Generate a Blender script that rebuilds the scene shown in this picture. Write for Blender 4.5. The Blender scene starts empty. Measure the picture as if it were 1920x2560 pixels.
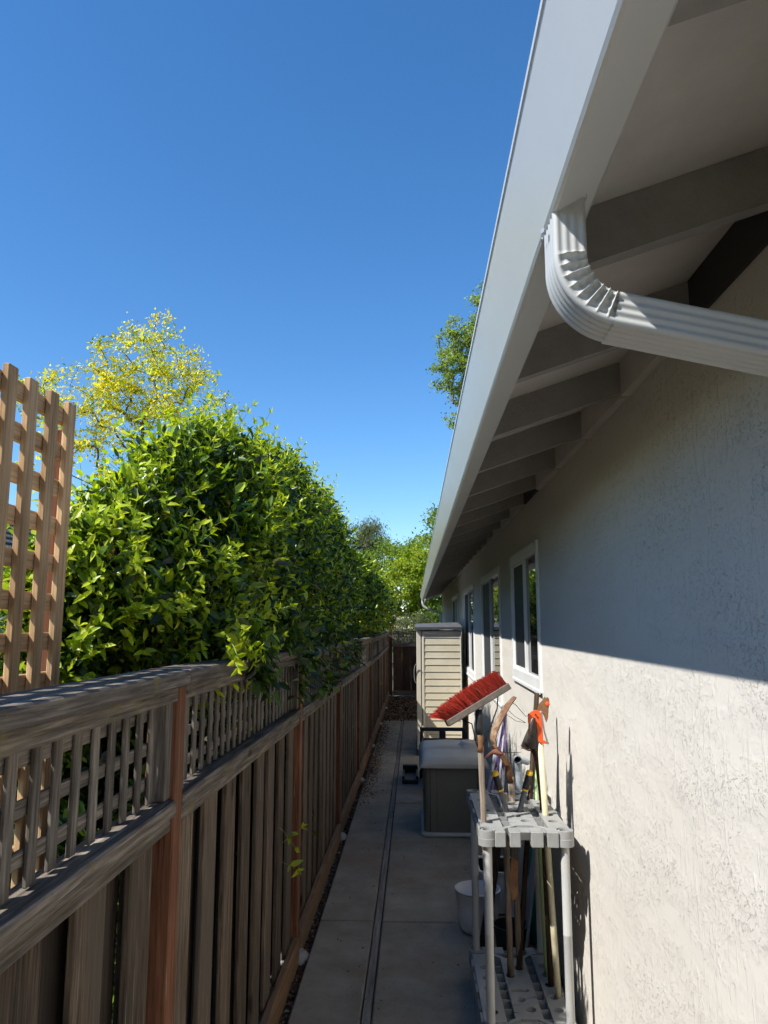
import bpy, bmesh, math, random
import numpy as np
from mathutils import Vector, Matrix, noise as mnoise
random.seed(7); rng = np.random.default_rng(11)
PI = math.pi
sc = bpy.context.scene
COL = sc.collection

# ------------------------------------------------------------------ camera, sky, sun, exposure
cam_d = bpy.data.cameras.new('camera'); cam = bpy.data.objects.new('camera', cam_d); COL.objects.link(cam)
cam_d.sensor_fit = 'VERTICAL'; cam_d.sensor_height = 24.0; cam_d.lens = 24.0 * 1850 / 2560
cam_d.clip_start = 0.02; cam_d.clip_end = 2000
cam.location = (0, 0, 1.82)
cam.rotation_euler = (math.radians(90 + 8.576), 0, math.radians(2.326))
sc.camera = cam
SUN = Vector((-1.0, -0.66, 1.32)).normalized()          # direction towards the sun
elev = math.asin(SUN.z)
w = bpy.data.worlds.new('World'); sc.world = w; w.use_nodes = True
wn = w.node_tree.nodes; wl = w.node_tree.links
sky = wn.new('ShaderNodeTexSky'); sky.sky_type = 'NISHITA'; sky.sun_disc = False
sky.sun_elevation = elev; sky.sun_rotation = math.atan2(SUN.x, SUN.y)
sky.altitude = 0; sky.air_density = 1.0; sky.dust_density = 0.05; sky.ozone_density = 5.0
hs = wn.new('ShaderNodeHueSaturation'); hs.inputs['Saturation'].default_value = 1.2
wl.new(sky.outputs[0], hs.inputs['Color']); wl.new(hs.outputs[0], wn['Background'].inputs[0]); wn['Background'].inputs[1].default_value = 0.098
sd = bpy.data.lights.new('sun', 'SUN'); so = bpy.data.objects.new('sun', sd); COL.objects.link(so)
sd.energy = 3.35; sd.angle = math.radians(0.53); sd.color = (1.0, 0.975, 0.93)
so.rotation_euler = SUN.to_track_quat('Z', 'Y').to_euler(); so.location = SUN * 30
sc.view_settings.view_transform = 'Standard'; sc.view_settings.look = 'None'
sc.view_settings.exposure = 1.05; sc.view_settings.gamma = 1.0; sc.view_settings.use_curve_mapping = False
sc.cycles.max_bounces = 5; sc.cycles.diffuse_bounces = 4; sc.cycles.glossy_bounces = 2; sc.cycles.adaptive_threshold = 0.03; sc.cycles.use_denoising = True

# ------------------------------------------------------------------ materials
MATS = {}
def nm(name):
    m = bpy.data.materials.new(name); m.use_nodes = True
    return m, m.node_tree.nodes, m.node_tree.links, m.node_tree.nodes['Principled BSDF']
def ramp(n, stops):
    r = n.new('ShaderNodeValToRGB'); e = r.color_ramp.elements
    while len(e) < len(stops): e.new(0.5)
    for k, (p, c) in enumerate(stops):
        e[k].position = p; e[k].color = (c[0], c[1], c[2], 1) if not isinstance(c, (int, float)) else (c, c, c, 1)
    return r
def tex(n, l, coord, scale, detail=4, rough=0.55, vec_scale=None, dist=0.0):
    t = n.new('ShaderNodeTexNoise'); t.inputs['Scale'].default_value = scale; t.inputs['Detail'].default_value = detail
    t.inputs['Roughness'].default_value = rough; t.inputs['Distortion'].default_value = dist
    if vec_scale:
        mp = n.new('ShaderNodeMapping'); mp.inputs['Scale'].default_value = vec_scale
        l.new(coord, mp.inputs[0]); l.new(mp.outputs[0], t.inputs[0])
    else: l.new(coord, t.inputs[0])
    return t
def mixc(n, l, fac, a, b, mode='MIX'):
    x = n.new('ShaderNodeMix'); x.data_type = 'RGBA'; x.blend_type = mode
    for i, v in ((0, fac), (6, a), (7, b)):
        if hasattr(v, 'links'): l.new(v, x.inputs[i])
        elif isinstance(v, (int, float)): x.inputs[i].default_value = v
        else: x.inputs[i].default_value = (*v, 1)
    return x.outputs[2]
def bump(n, l, h, strength, dist, prev=None):
    b = n.new('ShaderNodeBump'); b.inputs['Strength'].default_value = strength; b.inputs['Distance'].default_value = dist
    l.new(h, b.inputs['Height'])
    if prev: l.new(prev, b.inputs['Normal'])
    return b.outputs[0]
def sc3(c, k): return tuple(min(1, x * k) for x in c)
def plain(name, c, rough=0.5, var=0.15, scale=12, bs=0.15, bd=0.002, metal=0.0, coat=0.0, dirt=None, spec=0.5):
    """painted / plastic / metal surface with mottled colour, fine relief and optional dirt"""
    m, n, l, p = nm(name)
    tc = n.new('ShaderNodeTexCoord'); oi = n.new('ShaderNodeObjectInfo')
    t = tex(n, l, tc.outputs['Object'], scale, 6, 0.65)
    r = ramp(n, [(0.3, sc3(c, 1 - var)), (0.7, sc3(c, 1 + var))]); l.new(t.outputs[0], r.inputs[0])
    out = r.outputs[0]
    if dirt:
        t2 = tex(n, l, tc.outputs['Object'], scale * 0.45, 8, 0.7)
        r2 = ramp(n, [(0.48, 0.0), (0.72, 1.0)]); l.new(t2.outputs[0], r2.inputs[0])
        out = mixc(n, l, r2.outputs[0], out, dirt)
    l.new(out, p.inputs['Base Color'])
    rr = ramp(n, [(0.3, max(0, rough - 0.1)), (0.7, min(1, rough + 0.12))]); l.new(t.outputs[0], rr.inputs[0])
    if bs: l.new(rr.outputs[0], p.inputs['Roughness'])
    else: p.inputs['Roughness'].default_value = rough
    p.inputs['Metallic'].default_value = metal; p.inputs['Coat Weight'].default_value = coat; p.inputs['Coat Roughness'].default_value = 0.16
    p.inputs['Specular IOR Level'].default_value = spec
    if bs:
        f = tex(n, l, tc.outputs['Object'], scale * 9, 4, 0.6)
        l.new(bump(n, l, f.outputs[0], bs, bd), p.inputs['Normal'])
    MATS[name] = m; return m
def wood(name, dark, mid, light, rough=0.8, grain=70, stretch=0.055, vary=0.35, bs=0.6, lichen=0.0, stain=None, wear=0.0):
    """sawn board: grain runs along the board's local Z, every board gets its own offset and tone"""
    m, n, l, p = nm(name)
    tc = n.new('ShaderNodeTexCoord'); oi = n.new('ShaderNodeObjectInfo')
    sh = n.new('ShaderNodeVectorMath'); sh.operation = 'SCALE'; sh.inputs[0].default_value = (31.7, 17.3, 53.1)
    l.new(oi.outputs['Random'], sh.inputs['Scale'])
    ad = n.new('ShaderNodeVectorMath'); ad.operation = 'ADD'
    l.new(tc.outputs['Object'], ad.inputs[0]); l.new(sh.outputs[0], ad.inputs[1]); co = ad.outputs[0]
    warp = tex(n, l, co, 2.2, 3, 0.5, (1, 1, 0.35))
    wm = n.new('ShaderNodeVectorMath'); wm.operation = 'SCALE'; wm.inputs['Scale'].default_value = 0.022
    l.new(warp.outputs['Color'], wm.inputs[0])
    a2 = n.new('ShaderNodeVectorMath'); a2.operation = 'ADD'; l.new(co, a2.inputs[0]); l.new(wm.outputs[0], a2.inputs[1])
    g = tex(n, l, a2.outputs[0], grain, 5, 0.62, (1, 1, stretch))
    g2 = tex(n, l, a2.outputs[0], grain * 2.8, 3, 0.6, (1, 1, stretch * 0.45))
    r = ramp(n, [(0.28, dark), (0.5, mid), (0.74, light)]); l.new(g.outputs[0], r.inputs[0])
    big = tex(n, l, co, 3.1, 5, 0.6, (1, 1, 0.5))
    rb = ramp(n, [(0.3, 0.7), (0.72, 1.2)]); l.new(big.outputs[0], rb.inputs[0])
    c = mixc(n, l, 1.0, r.outputs[0], rb.outputs[0], 'MULTIPLY')
    rg2 = ramp(n, [(0.32, 0.62), (0.5, 1.0), (0.7, 1.18)]); l.new(g2.outputs[0], rg2.inputs[0])
    c = mixc(n, l, 0.85, c, rg2.outputs[0], 'MULTIPLY')
    vk = n.new('ShaderNodeTexVoronoi'); vk.inputs['Scale'].default_value = 5.0
    mk = n.new('ShaderNodeMapping'); mk.inputs['Scale'].default_value = (1, 1, 0.55); l.new(a2.outputs[0], mk.inputs[0]); l.new(mk.outputs[0], vk.inputs[0])
    rk_ = ramp(n, [(0.05, 0.25), (0.09, 0.55), (0.13, 1.0)]); l.new(vk.outputs['Distance'], rk_.inputs[0])
    c = mixc(n, l, 1.0, c, rk_.outputs[0], 'MULTIPLY')
    ro = ramp(n, [(0.0, 1 - vary), (1.0, 1 + vary)]); l.new(oi.outputs['Random'], ro.inputs[0])
    c = mixc(n, l, 1.0, c, ro.outputs[0], 'MULTIPLY')
    if stain:
        t3 = tex(n, l, co, 2.0, 4, 0.6, (1.2, 1.2, 0.3)); r3 = ramp(n, [(0.42, 0.0), (0.66, 1.0)]); l.new(t3.outputs[0], r3.inputs[0])
        c = mixc(n, l, r3.outputs[0], c, stain)
    if wear:
        t5 = tex(n, l, a2.outputs[0], grain * 0.9, 3, 0.5, (1, 1, 0.035)); r5 = ramp(n, [(0.66, 0.0), (0.72, wear)]); l.new(t5.outputs[0], r5.inputs[0])
        c = mixc(n, l, r5.outputs[0], c, (0.42, 0.37, 0.31))
    if lichen:
        t4 = tex(n, l, co, 9, 6, 0.7); r4 = ramp(n, [(0.585, 0.0), (0.66, lichen)]); l.new(t4.outputs[0], r4.inputs[0])
        c = mixc(n, l, r4.outputs[0], c, (0.20, 0.17, 0.045))
    l.new(c, p.inputs['Base Color']); p.inputs['Roughness'].default_value = rough
    p.inputs['Specular IOR Level'].default_value = 0.25
    nb = bump(n, l, g.outputs[0], bs, 0.0025); nb = bump(n, l, g2.outputs[0], bs * 0.5, 0.001, nb)
    l.new(nb, p.inputs['Normal'])
    MATS[name] = m; return m

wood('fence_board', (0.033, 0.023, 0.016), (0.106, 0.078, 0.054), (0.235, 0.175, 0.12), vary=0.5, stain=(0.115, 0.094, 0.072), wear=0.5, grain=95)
wood('fence_back_shaded', (0.018, 0.013, 0.010), (0.036, 0.026, 0.019), (0.06, 0.044, 0.032), vary=0.4)  # darker copy of the paling wood, with the recess shade put into its colour
wood('fence_rail', (0.055, 0.044, 0.035), (0.155, 0.130, 0.104), (0.33, 0.285, 0.232), vary=0.16, lichen=0.65, wear=0.75, grain=85, bs=0.9)
wood('fence_lattice', (0.06, 0.050, 0.042), (0.165, 0.143, 0.118), (0.32, 0.285, 0.24), vary=0.25, wear=0.6, grain=110)
wood('fence_post', (0.095, 0.038, 0.019), (0.21, 0.086, 0.044), (0.30, 0.135, 0.072), vary=0.15, wear=0.8, grain=70)
wood('fence_kick', (0.12, 0.065, 0.033), (0.24, 0.135, 0.07), (0.33, 0.20, 0.11), vary=0.3, stain=(0.17, 0.13, 0.09))
wood('cedar', (0.38, 0.215, 0.095), (0.56, 0.345, 0.165), (0.66, 0.44, 0.23), vary=0.14, bs=0.35, grain=55)
wood('cedar_post', (0.10, 0.035, 0.015), (0.17, 0.06, 0.026), (0.24, 0.10, 0.045), vary=0.1)
wood('end_board', (0.035, 0.020, 0.014), (0.07, 0.042, 0.030), (0.12, 0.075, 0.05), vary=0.35)
wood('divider', (0.15, 0.13, 0.11), (0.25, 0.225, 0.195), (0.33, 0.30, 0.26), vary=0.1)
wood('handle_grey', (0.12, 0.09, 0.065), (0.24, 0.19, 0.145), (0.36, 0.30, 0.235), vary=0.15, grain=120)
wood('handle_brown', (0.035, 0.02, 0.013), (0.075, 0.045, 0.028), (0.12, 0.078, 0.05), vary=0.1, grain=120)
wood('stake', (0.16, 0.075, 0.03), (0.34, 0.18, 0.07), (0.46, 0.28, 0.12), vary=0.1, grain=80)

def make_concrete():
    m, n, l, p = nm('concrete')
    g = n.new('ShaderNodeNewGeometry'); co = g.outputs['Position']
    t = tex(n, l, co, 3.0, 8, 0.7); f = tex(n, l, co, 260, 3, 0.7); s = tex(n, l, co, 1.1, 5, 0.6)
    r = ramp(n, [(0.3, (0.20, 0.168, 0.128)), (0.52, (0.295, 0.252, 0.196)), (0.75, (0.385, 0.335, 0.268))]); l.new(t.outputs[0], r.inputs[0])
    rf = ramp(n, [(0.3, 0.72), (0.5, 1.0), (0.72, 1.3)]); l.new(f.outputs[0], rf.inputs[0])
    c = mixc(n, l, 0.8, r.outputs[0], rf.outputs[0], 'MULTIPLY')
    rs = ramp(n, [(0.52, 0.0), (0.68, 0.75)]); l.new(s.outputs[0], rs.inputs[0])
    c = mixc(n, l, rs.outputs[0], c, (0.24, 0.155, 0.10))
    d = tex(n, l, co, 5.5, 6, 0.75, (1, 0.6, 1)); rd = ramp(n, [(0.6, 0.0), (0.75, 0.6)]); l.new(d.outputs[0], rd.inputs[0])
    c = mixc(n, l, rd.outputs[0], c, (0.09, 0.08, 0.068))
    l.new(c, p.inputs['Base Color']); p.inputs['Roughness'].default_value = 0.85
    nb = bump(n, l, f.outputs[0], 0.5, 0.0015); nb = bump(n, l, t.outputs[0], 0.3, 0.006, nb); l.new(nb, p.inputs['Normal'])
    MATS['concrete'] = m
make_concrete()
def make_soil(name, a, b, c3, sc_=14):
    m, n, l, p = nm(name)
    g = n.new('ShaderNodeNewGeometry'); co = g.outputs['Position']
    t = tex(n, l, co, sc_, 9, 0.75); f = tex(n, l, co, sc_ * 8, 5, 0.7)
    r = ramp(n, [(0.3, a), (0.5, b), (0.7, c3)]); l.new(t.outputs[0], r.inputs[0])
    rf = ramp(n, [(0.3, 0.55), (0.7, 1.35)]); l.new(f.outputs[0], rf.inputs[0])
    l.new(mixc(n, l, 1.0, r.outputs[0], rf.outputs[0], 'MULTIPLY'), p.inputs['Base Color'])
    p.inputs['Roughness'].default_value = 0.95
    nb = bump(n, l, f.outputs[0], 0.9, 0.01); l.new(nb, p.inputs['Normal']); MATS[name] = m
make_soil('soil', (0.045, 0.032, 0.022), (0.09, 0.066, 0.045), (0.16, 0.125, 0.09))
make_soil('garden_ground', (0.05, 0.055, 0.022), (0.10, 0.095, 0.045), (0.17, 0.14, 0.08), 3)

def make_stucco():
    m, n, l, p = nm('stucco')
    g = n.new('ShaderNodeNewGeometry'); co = g.outputs['Position']
    # trowelled dash coat: raised ragged islands whose density changes from patch to patch, plus drag lines
    isl = tex(n, l, co, 52, 5, 0.66, (1, 1.0, 1.25), 1.2)
    ri = ramp(n, [(0.57, 0.0), (0.63, 1.0)]); l.new(isl.outputs[0], ri.inputs[0])
    pit = tex(n, l, co, 135, 4, 0.65, (1, 1, 1.3), 0.5)
    rp = ramp(n, [(0.33, 0.0), (0.40, 1.0)]); l.new(pit.outputs[0], rp.inputs[0])
    patch = tex(n, l, co, 5.0, 4, 0.6, (1, 0.5, 1.2))
    rpa = ramp(n, [(0.38, 0.10), (0.68, 0.95)]); l.new(patch.outputs[0], rpa.inputs[0])
    mp = n.new('ShaderNodeMapping'); mp.inputs['Rotation'].default_value = (math.radians(32), 0, 0); mp.inputs['Scale'].default_value = (1, 1.0, 0.16)
    l.new(co, mp.inputs[0])
    drag = n.new('ShaderNodeTexNoise'); drag.inputs['Scale'].default_value = 48; drag.inputs['Detail'].default_value = 4; drag.inputs['Distortion'].default_value = 0.8
    l.new(mp.outputs[0], drag.inputs[0])
    rd = ramp(n, [(0.58, 0.0), (0.65, 1.0)]); l.new(drag.outputs[0], rd.inputs[0])
    def mul(a, b):
        x = n.new('ShaderNodeMath'); x.operation = 'MULTIPLY'; l.new(a, x.inputs[0]); l.new(b, x.inputs[1]) if hasattr(b, 'links') else setattr(x.inputs[1], 'default_value', b); return x.outputs[0]
    nb = bump(n, l, mul(ri.outputs[0], rpa.outputs[0]), 0.8, 0.0026)
    nb = bump(n, l, mul(rp.outputs[0], rpa.outputs[0]), 0.9, 0.0032, nb)
    nb = bump(n, l, rd.outputs[0], 0.5, 0.0026, nb)
    lumps = tex(n, l, co, 9, 3, 0.5, (1, .6, 1)); nb = bump(n, l, lumps.outputs[0], 0.35, 0.008, nb)
    l.new(nb, p.inputs['Normal'])
    big = tex(n, l, co, 2.0, 5, 0.6, (1, 0.3, 1))
    r = ramp(n, [(0.3, (0.655, 0.61, 0.54)), (0.55, (0.69, 0.65, 0.578)), (0.8, (0.72, 0.68, 0.61))]); l.new(big.outputs[0], r.inputs[0])
    c = r.outputs[0]
    l.new(c, p.inputs['Base Color']); p.inputs['Roughness'].default_value = 0.9; p.inputs['Specular IOR Level'].default_value = 0.2
    MATS['stucco'] = m
make_stucco()
plain('soffit_paint', (0.58, 0.54, 0.485), 0.75, 0.1, 6, 0.2, 0.002)
plain('rafter_paint', (0.27, 0.25, 0.225), 0.7, 0.16, 14, 0.5, 0.003)
plain('gutter_paint', (0.62, 0.62, 0.585), 0.27, 0.03, 2, 0, 0.001, coat=0.12)
plain('spout_paint', (0.47, 0.475, 0.455), 0.42, 0.03, 5, 0.04, 0.001, spec=0.3)
plain('vinyl_white', (0.80, 0.80, 0.78), 0.35, 0.04, 8, 0.05)
plain('insect_screen', (0.035, 0.037, 0.042), 0.6, 0.15, 60, 0.3, 0.001)
plain('vent_mesh', (0.04, 0.036, 0.032), 0.8, 0.3, 60, 0.5, 0.003)
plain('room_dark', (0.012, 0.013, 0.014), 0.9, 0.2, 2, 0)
plain('shingle', (0.085, 0.085, 0.09), 0.9, 0.35, 25, 0.8, 0.006)
plain('shed_tan', (0.50, 0.445, 0.325), 0.55, 0.07, 5, 0.2, 0.001, dirt=(0.46, 0.405, 0.29))
plain('shed_post', (0.54, 0.49, 0.38), 0.55, 0.06, 5, 0.1)
plain('shed_roof', (0.095, 0.098, 0.105), 0.65, 0.2, 14, 0.6, 0.004)
plain('dark_plastic', (0.03, 0.034, 0.042), 0.5, 0.2, 8, 0.1)
plain('black_plastic', (0.014, 0.014, 0.015), 0.55, 0.25, 10, 0.15)
plain('box_body', (0.165, 0.16, 0.13), 0.5, 0.08, 7, 0.25, 0.001)
plain('box_lid', (0.47, 0.455, 0.42), 0.48, 0.07, 6, 0.2, 0.001, dirt=(0.40, 0.38, 0.345))
plain('rack_grey', (0.33, 0.335, 0.325), 0.45, 0.08, 9, 0.12, 0.001, dirt=(0.25, 0.245, 0.225))
plain('rack_leg', (0.47, 0.47, 0.445), 0.42, 0.06, 7, 0.1, 0.001)
plain('bucket_white', (0.72, 0.71, 0.72), 0.4, 0.04, 7, 0.1, 0.001, dirt=(0.60, 0.57, 0.53))
plain('rust', (0.25, 0.125, 0.062), 0.8, 0.35, 22, 0.6, 0.002, dirt=(0.12, 0.062, 0.036), metal=0.25)
plain('rust_worn', (0.17, 0.085, 0.045), 0.75, 0.35, 24, 0.8, 0.003, dirt=(0.55, 0.42, 0.27))
plain('steel_dark', (0.05, 0.042, 0.036), 0.5, 0.3, 16, 0.3, 0.001, metal=0.6)
plain('steel_grey', (0.33, 0.34, 0.35), 0.4, 0.15, 16, 0.2, 0.001, metal=0.7)
plain('orange_plastic', (0.85, 0.115, 0.02), 0.42, 0.08, 16, 0.1)
plain('yellow_plastic', (0.80, 0.47, 0.02), 0.42, 0.06, 16, 0.1)
plain('grip_black', (0.022, 0.022, 0.024), 0.6, 0.2, 22, 0.2)
plain('tube_grey', (0.115, 0.118, 0.125), 0.45, 0.12, 14, 0.1)
plain('pole_cream', (0.66, 0.60, 0.40), 0.4, 0.06, 9, 0.1, dirt=(0.52, 0.46, 0.30))
plain('pole_green', (0.36, 0.48, 0.22), 0.45, 0.08, 9, 0.1)
plain('pole_red', (0.30, 0.05, 0.04), 0.5, 0.2, 9, 0.1)
plain('teal_plastic', (0.0, 0.20, 0.19), 0.4, 0.1, 9, 0.1)
plain('pvc_grey', (0.34, 0.38, 0.41), 0.45, 0.08, 9, 0.1)
plain('block_wood', (0.15, 0.125, 0.10), 0.8, 0.3, 40, 0.5, 0.002)
plain('purple_cloth', (0.15, 0.10, 0.25), 0.85, 0.2, 40, 0.3)
plain('white_cloth', (0.62, 0.60, 0.64), 0.85, 0.1, 40, 0.3)
plain('bark', (0.13, 0.105, 0.085), 0.9, 0.35, 20, 0.7, 0.01)
plain('twig', (0.12, 0.11, 0.05), 0.8, 0.3, 20, 0.2)
plain('green_stem', (0.22, 0.34, 0.06), 0.5, 0.2, 20, 0.0)
plain('stone', (0.30, 0.29, 0.27), 0.9, 0.3, 18, 0.6, 0.01)
plain('neighbour_wall', (0.42, 0.46, 0.49), 0.8, 0.05, 3, 0.15)
plain('trim_white', (0.75, 0.75, 0.73), 0.5, 0.04, 3, 0.05)
plain('dry_leaf', (0.42, 0.18, 0.12), 0.7, 0.3, 30, 0.4, 0.002)

def make_bristle():
    m, n, l, p = nm('bristle_red'); a = n.new('ShaderNodeAttribute'); a.attribute_name = 'tint'
    l.new(a.outputs['Color'], p.inputs['Base Color']); p.inputs['Roughness'].default_value = 0.42; MATS['bristle_red'] = m
make_bristle()
def make_glass():
    m, n, l, p = nm('window_glass'); tc = n.new('ShaderNodeTexCoord')
    p.inputs['Base Color'].default_value = (0.016, 0.02, 0.019, 1); p.inputs['Roughness'].default_value = 0.012; p.inputs['IOR'].default_value = 1.55
    t = tex(n, l, tc.outputs['Object'], 1.6, 2, 0.4); l.new(bump(n, l, t.outputs[0], 0.05, 0.01), p.inputs['Normal']); MATS['window_glass'] = m
make_glass()
def leafmat(name, rough=0.32, trans=0.3, spec=0.5):
    m, n, l, p = nm(name)
    a = n.new('ShaderNodeAttribute'); a.attribute_name = 'tint'
    c = a.outputs['Color']
    l.new(c, p.inputs['Base Color']); p.inputs['Roughness'].default_value = rough; p.inputs['Specular IOR Level'].default_value = spec
    tr = n.new('ShaderNodeBsdfTranslucent')
    c2 = mixc(n, l, 1.0, c, (1.5, 1.5, 0.55), 'MULTIPLY')
    l.new(c2, tr.inputs['Color'])
    mx = n.new('ShaderNodeMixShader'); mx.inputs[0].default_value = trans
    l.new(p.outputs[0], mx.inputs[1]); l.new(tr.outputs[0], mx.inputs[2])
    l.new(mx.outputs[0], n['Material Output'].inputs[0]); MATS[name] = m
leafmat('leaf_glossy', 0.32, 0.30, 0.5); leafmat('leaf_new', 0.36, 0.42, 0.45); leafmat('leaf_tree', 0.5, 0.55, 0.3); leafmat('leaf_dead', 0.8, 0.1, 0.2)

# ------------------------------------------------------------------ object helpers
def link(o, parent=None, loc=(0, 0, 0), rot=(0, 0, 0)):
    COL.objects.link(o)
    if parent is not None:
        o.parent = parent
        b = Vector(parent.get('_base', (0, 0, 0)))
        o.location = Vector(loc) - b
        o['_base'] = tuple(Vector(loc))
    else:
        o.location = loc; o['_base'] = tuple(loc)
    o.rotation_euler = rot
    return o
def thing(name, label, cat, loc=(0, 0, 0), group=None):
    o = bpy.data.objects.new(name, None); o.empty_display_size = 0.1; link(o, None, loc)
    o['label'] = label; o['category'] = cat
    if group: o['group'] = group
    return o
def tag(o, label, cat, group=None):
    o['label'] = label; o['category'] = cat
    if group: o['group'] = group
    return o
def mesh(name, v, f, mat, smooth=False):
    me = bpy.data.meshes.new(name); me.from_pydata([tuple(x) for x in v], [], f); me.update()
    if isinstance(mat, (list, tuple)):
        for q in mat: me.materials.append(MATS[q])
    elif mat: me.materials.append(MATS[mat])
    if smooth:
        me.polygons.foreach_set('use_smooth', [True] * len(me.polygons))
    return me
def obj(name, v, f, mat, parent=None, loc=(0, 0, 0), rot=(0, 0, 0), smooth=False):
    return link(bpy.data.objects.new(name, mesh(name, v, f, mat, smooth)), parent, loc, rot)
class MB:
    """collects shapes into one mesh"""
    def __init__(s): s.v = []; s.f = []
    def add(s, v, f):
        k = len(s.v); s.v += [tuple(x) for x in v]; s.f += [tuple(i + k for i in q) for q in f]; return s
    def box(s, x0, x1, y0, y1, z0, z1, c=0.0):
        s.add(*boxvf(x0, x1, y0, y1, z0, z1, c)); return s
    def tube(s, pts, rad, n=10, cap=True): s.add(*tubevf(pts, rad, n, cap)); return s
    def out(s, name, mat, parent=None, loc=(0, 0, 0), rot=(0, 0, 0), smooth=False):
        L = Vector(loc)
        return obj(name, [Vector(q) - L for q in s.v] if rot == (0, 0, 0) else s.v, s.f, mat, parent, loc, rot, smooth)
def boxvf(x0, x1, y0, y1, z0, z1, c=0.0):
    if c <= 0:
        v = [(x, y, z) for z in (z0, z1) for y in (y0, y1) for x in (x0, x1)]
        return v, [(0, 2, 3, 1), (4, 5, 7, 6), (0, 1, 5, 4), (2, 6, 7, 3), (0, 4, 6, 2), (1, 3, 7, 5)]
    bm = bmesh.new(); bmesh.ops.create_cube(bm, size=1)
    for q in bm.verts: q.co = Vector(((x0 + x1) / 2 + q.co.x * (x1 - x0), (y0 + y1) / 2 + q.co.y * (y1 - y0), (z0 + z1) / 2 + q.co.z * (z1 - z0)))
    bmesh.ops.bevel(bm, geom=list(bm.edges), offset=c, segments=1, affect='EDGES', clamp_overlap=True)
    bm.verts.index_update()
    v = [q.co.copy() for q in bm.verts]; f = [tuple(q.index for q in fc.verts) for fc in bm.faces]; bm.free()
    return v, f
def tubevf(pts, rad, n=10, cap=True):
    pts = [Vector(p) for p in pts]
    if isinstance(rad, (int, float)): rad = [rad] * len(pts)
    v = []; f = []; up = None
    for i, p in enumerate(pts):
        d = (pts[min(i + 1, len(pts) - 1)] - pts[max(i - 1, 0)]).normalized()
        if up is None:
            up = Vector((0, 0, 1)) if abs(d.z) < 0.9 else Vector((1, 0, 0))
        a = (up - d * up.dot(d)).normalized(); up = a; b = d.cross(a)
        for k in range(n):
            t = 2 * PI * k / n; v.append(p + (a * math.cos(t) + b * math.sin(t)) * rad[i])
    for i in range(len(pts) - 1):
        for k in range(n):
            f.append((i * n + k, i * n + (k + 1) % n, (i + 1) * n + (k + 1) % n, (i + 1) * n + k))
    if cap: f.append(tuple(range(n))[::-1]); f.append(tuple(range((len(pts) - 1) * n, len(pts) * n)))
    return v, f
def lathe(prof, n=32, center=(0, 0), cap=False):
    v = []; f = []
    for r, z in prof:
        for k in range(n):
            t = 2 * PI * k / n; v.append((center[0] + r * math.cos(t), center[1] + r * math.sin(t), z))
    for i in range(len(prof) - 1):
        for k in range(n): f.append((i * n + k, i * n + (k + 1) % n, (i + 1) * n + (k + 1) % n, (i + 1) * n + k))
    if cap: f.append(tuple(range(n))[::-1])
    return v, f
BOARD = {}
def board(name, parent, mat, L, wy, tx, loc, axis='Z', jit=0.0, c=0.004):
    """chamfered board; local Z is its length, X its thickness, Y its width; loc is its centre"""
    key = (mat, round(L, 3), round(wy, 3), round(tx, 3))
    if key not in BOARD:
        v, f = boxvf(-tx / 2, tx / 2, -wy / 2, wy / 2, -L / 2, L / 2, c)
        BOARD[key] = mesh(name, v, f, mat)
    o = bpy.data.objects.new(name, BOARD[key])
    rot = {'Z': (0, 0, 0), 'Y': (-PI / 2, 0, 0), 'X': (0, PI / 2, 0)}[axis]
    if jit: rot = (rot[0] + random.gauss(0, jit), rot[1] + random.gauss(0, jit), rot[2] + random.gauss(0, jit * 2))
    return link(o, parent, loc, rot)
def npmesh(name, V, tot, idx, mat, colors=None):
    me = bpy.data.meshes.new(name)
    me.vertices.add(len(V)); me.vertices.foreach_set('co', np.asarray(V, np.float32).ravel())
    me.loops.add(len(idx)); me.loops.foreach_set('vertex_index', np.asarray(idx, np.int32))
    me.polygons.add(len(tot)); st = np.concatenate([[0], np.cumsum(tot)[:-1]]).astype(np.int32)
    me.polygons.foreach_set('loop_start', st); me.polygons.foreach_set('loop_total', np.asarray(tot, np.int32))
    me.update(calc_edges=True); me.validate()
    me.materials.append(MATS[mat])
    if colors is not None:
        a = me.color_attributes.new('tint', 'FLOAT_COLOR', 'POINT')
        a.data.foreach_set('color', np.concatenate([colors, np.ones((len(colors), 1))], 1).astype(np.float32).ravel())
    return me
def norm(a): return a / np.maximum(np.linalg.norm(a, axis=-1, keepdims=True), 1e-9)
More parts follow.
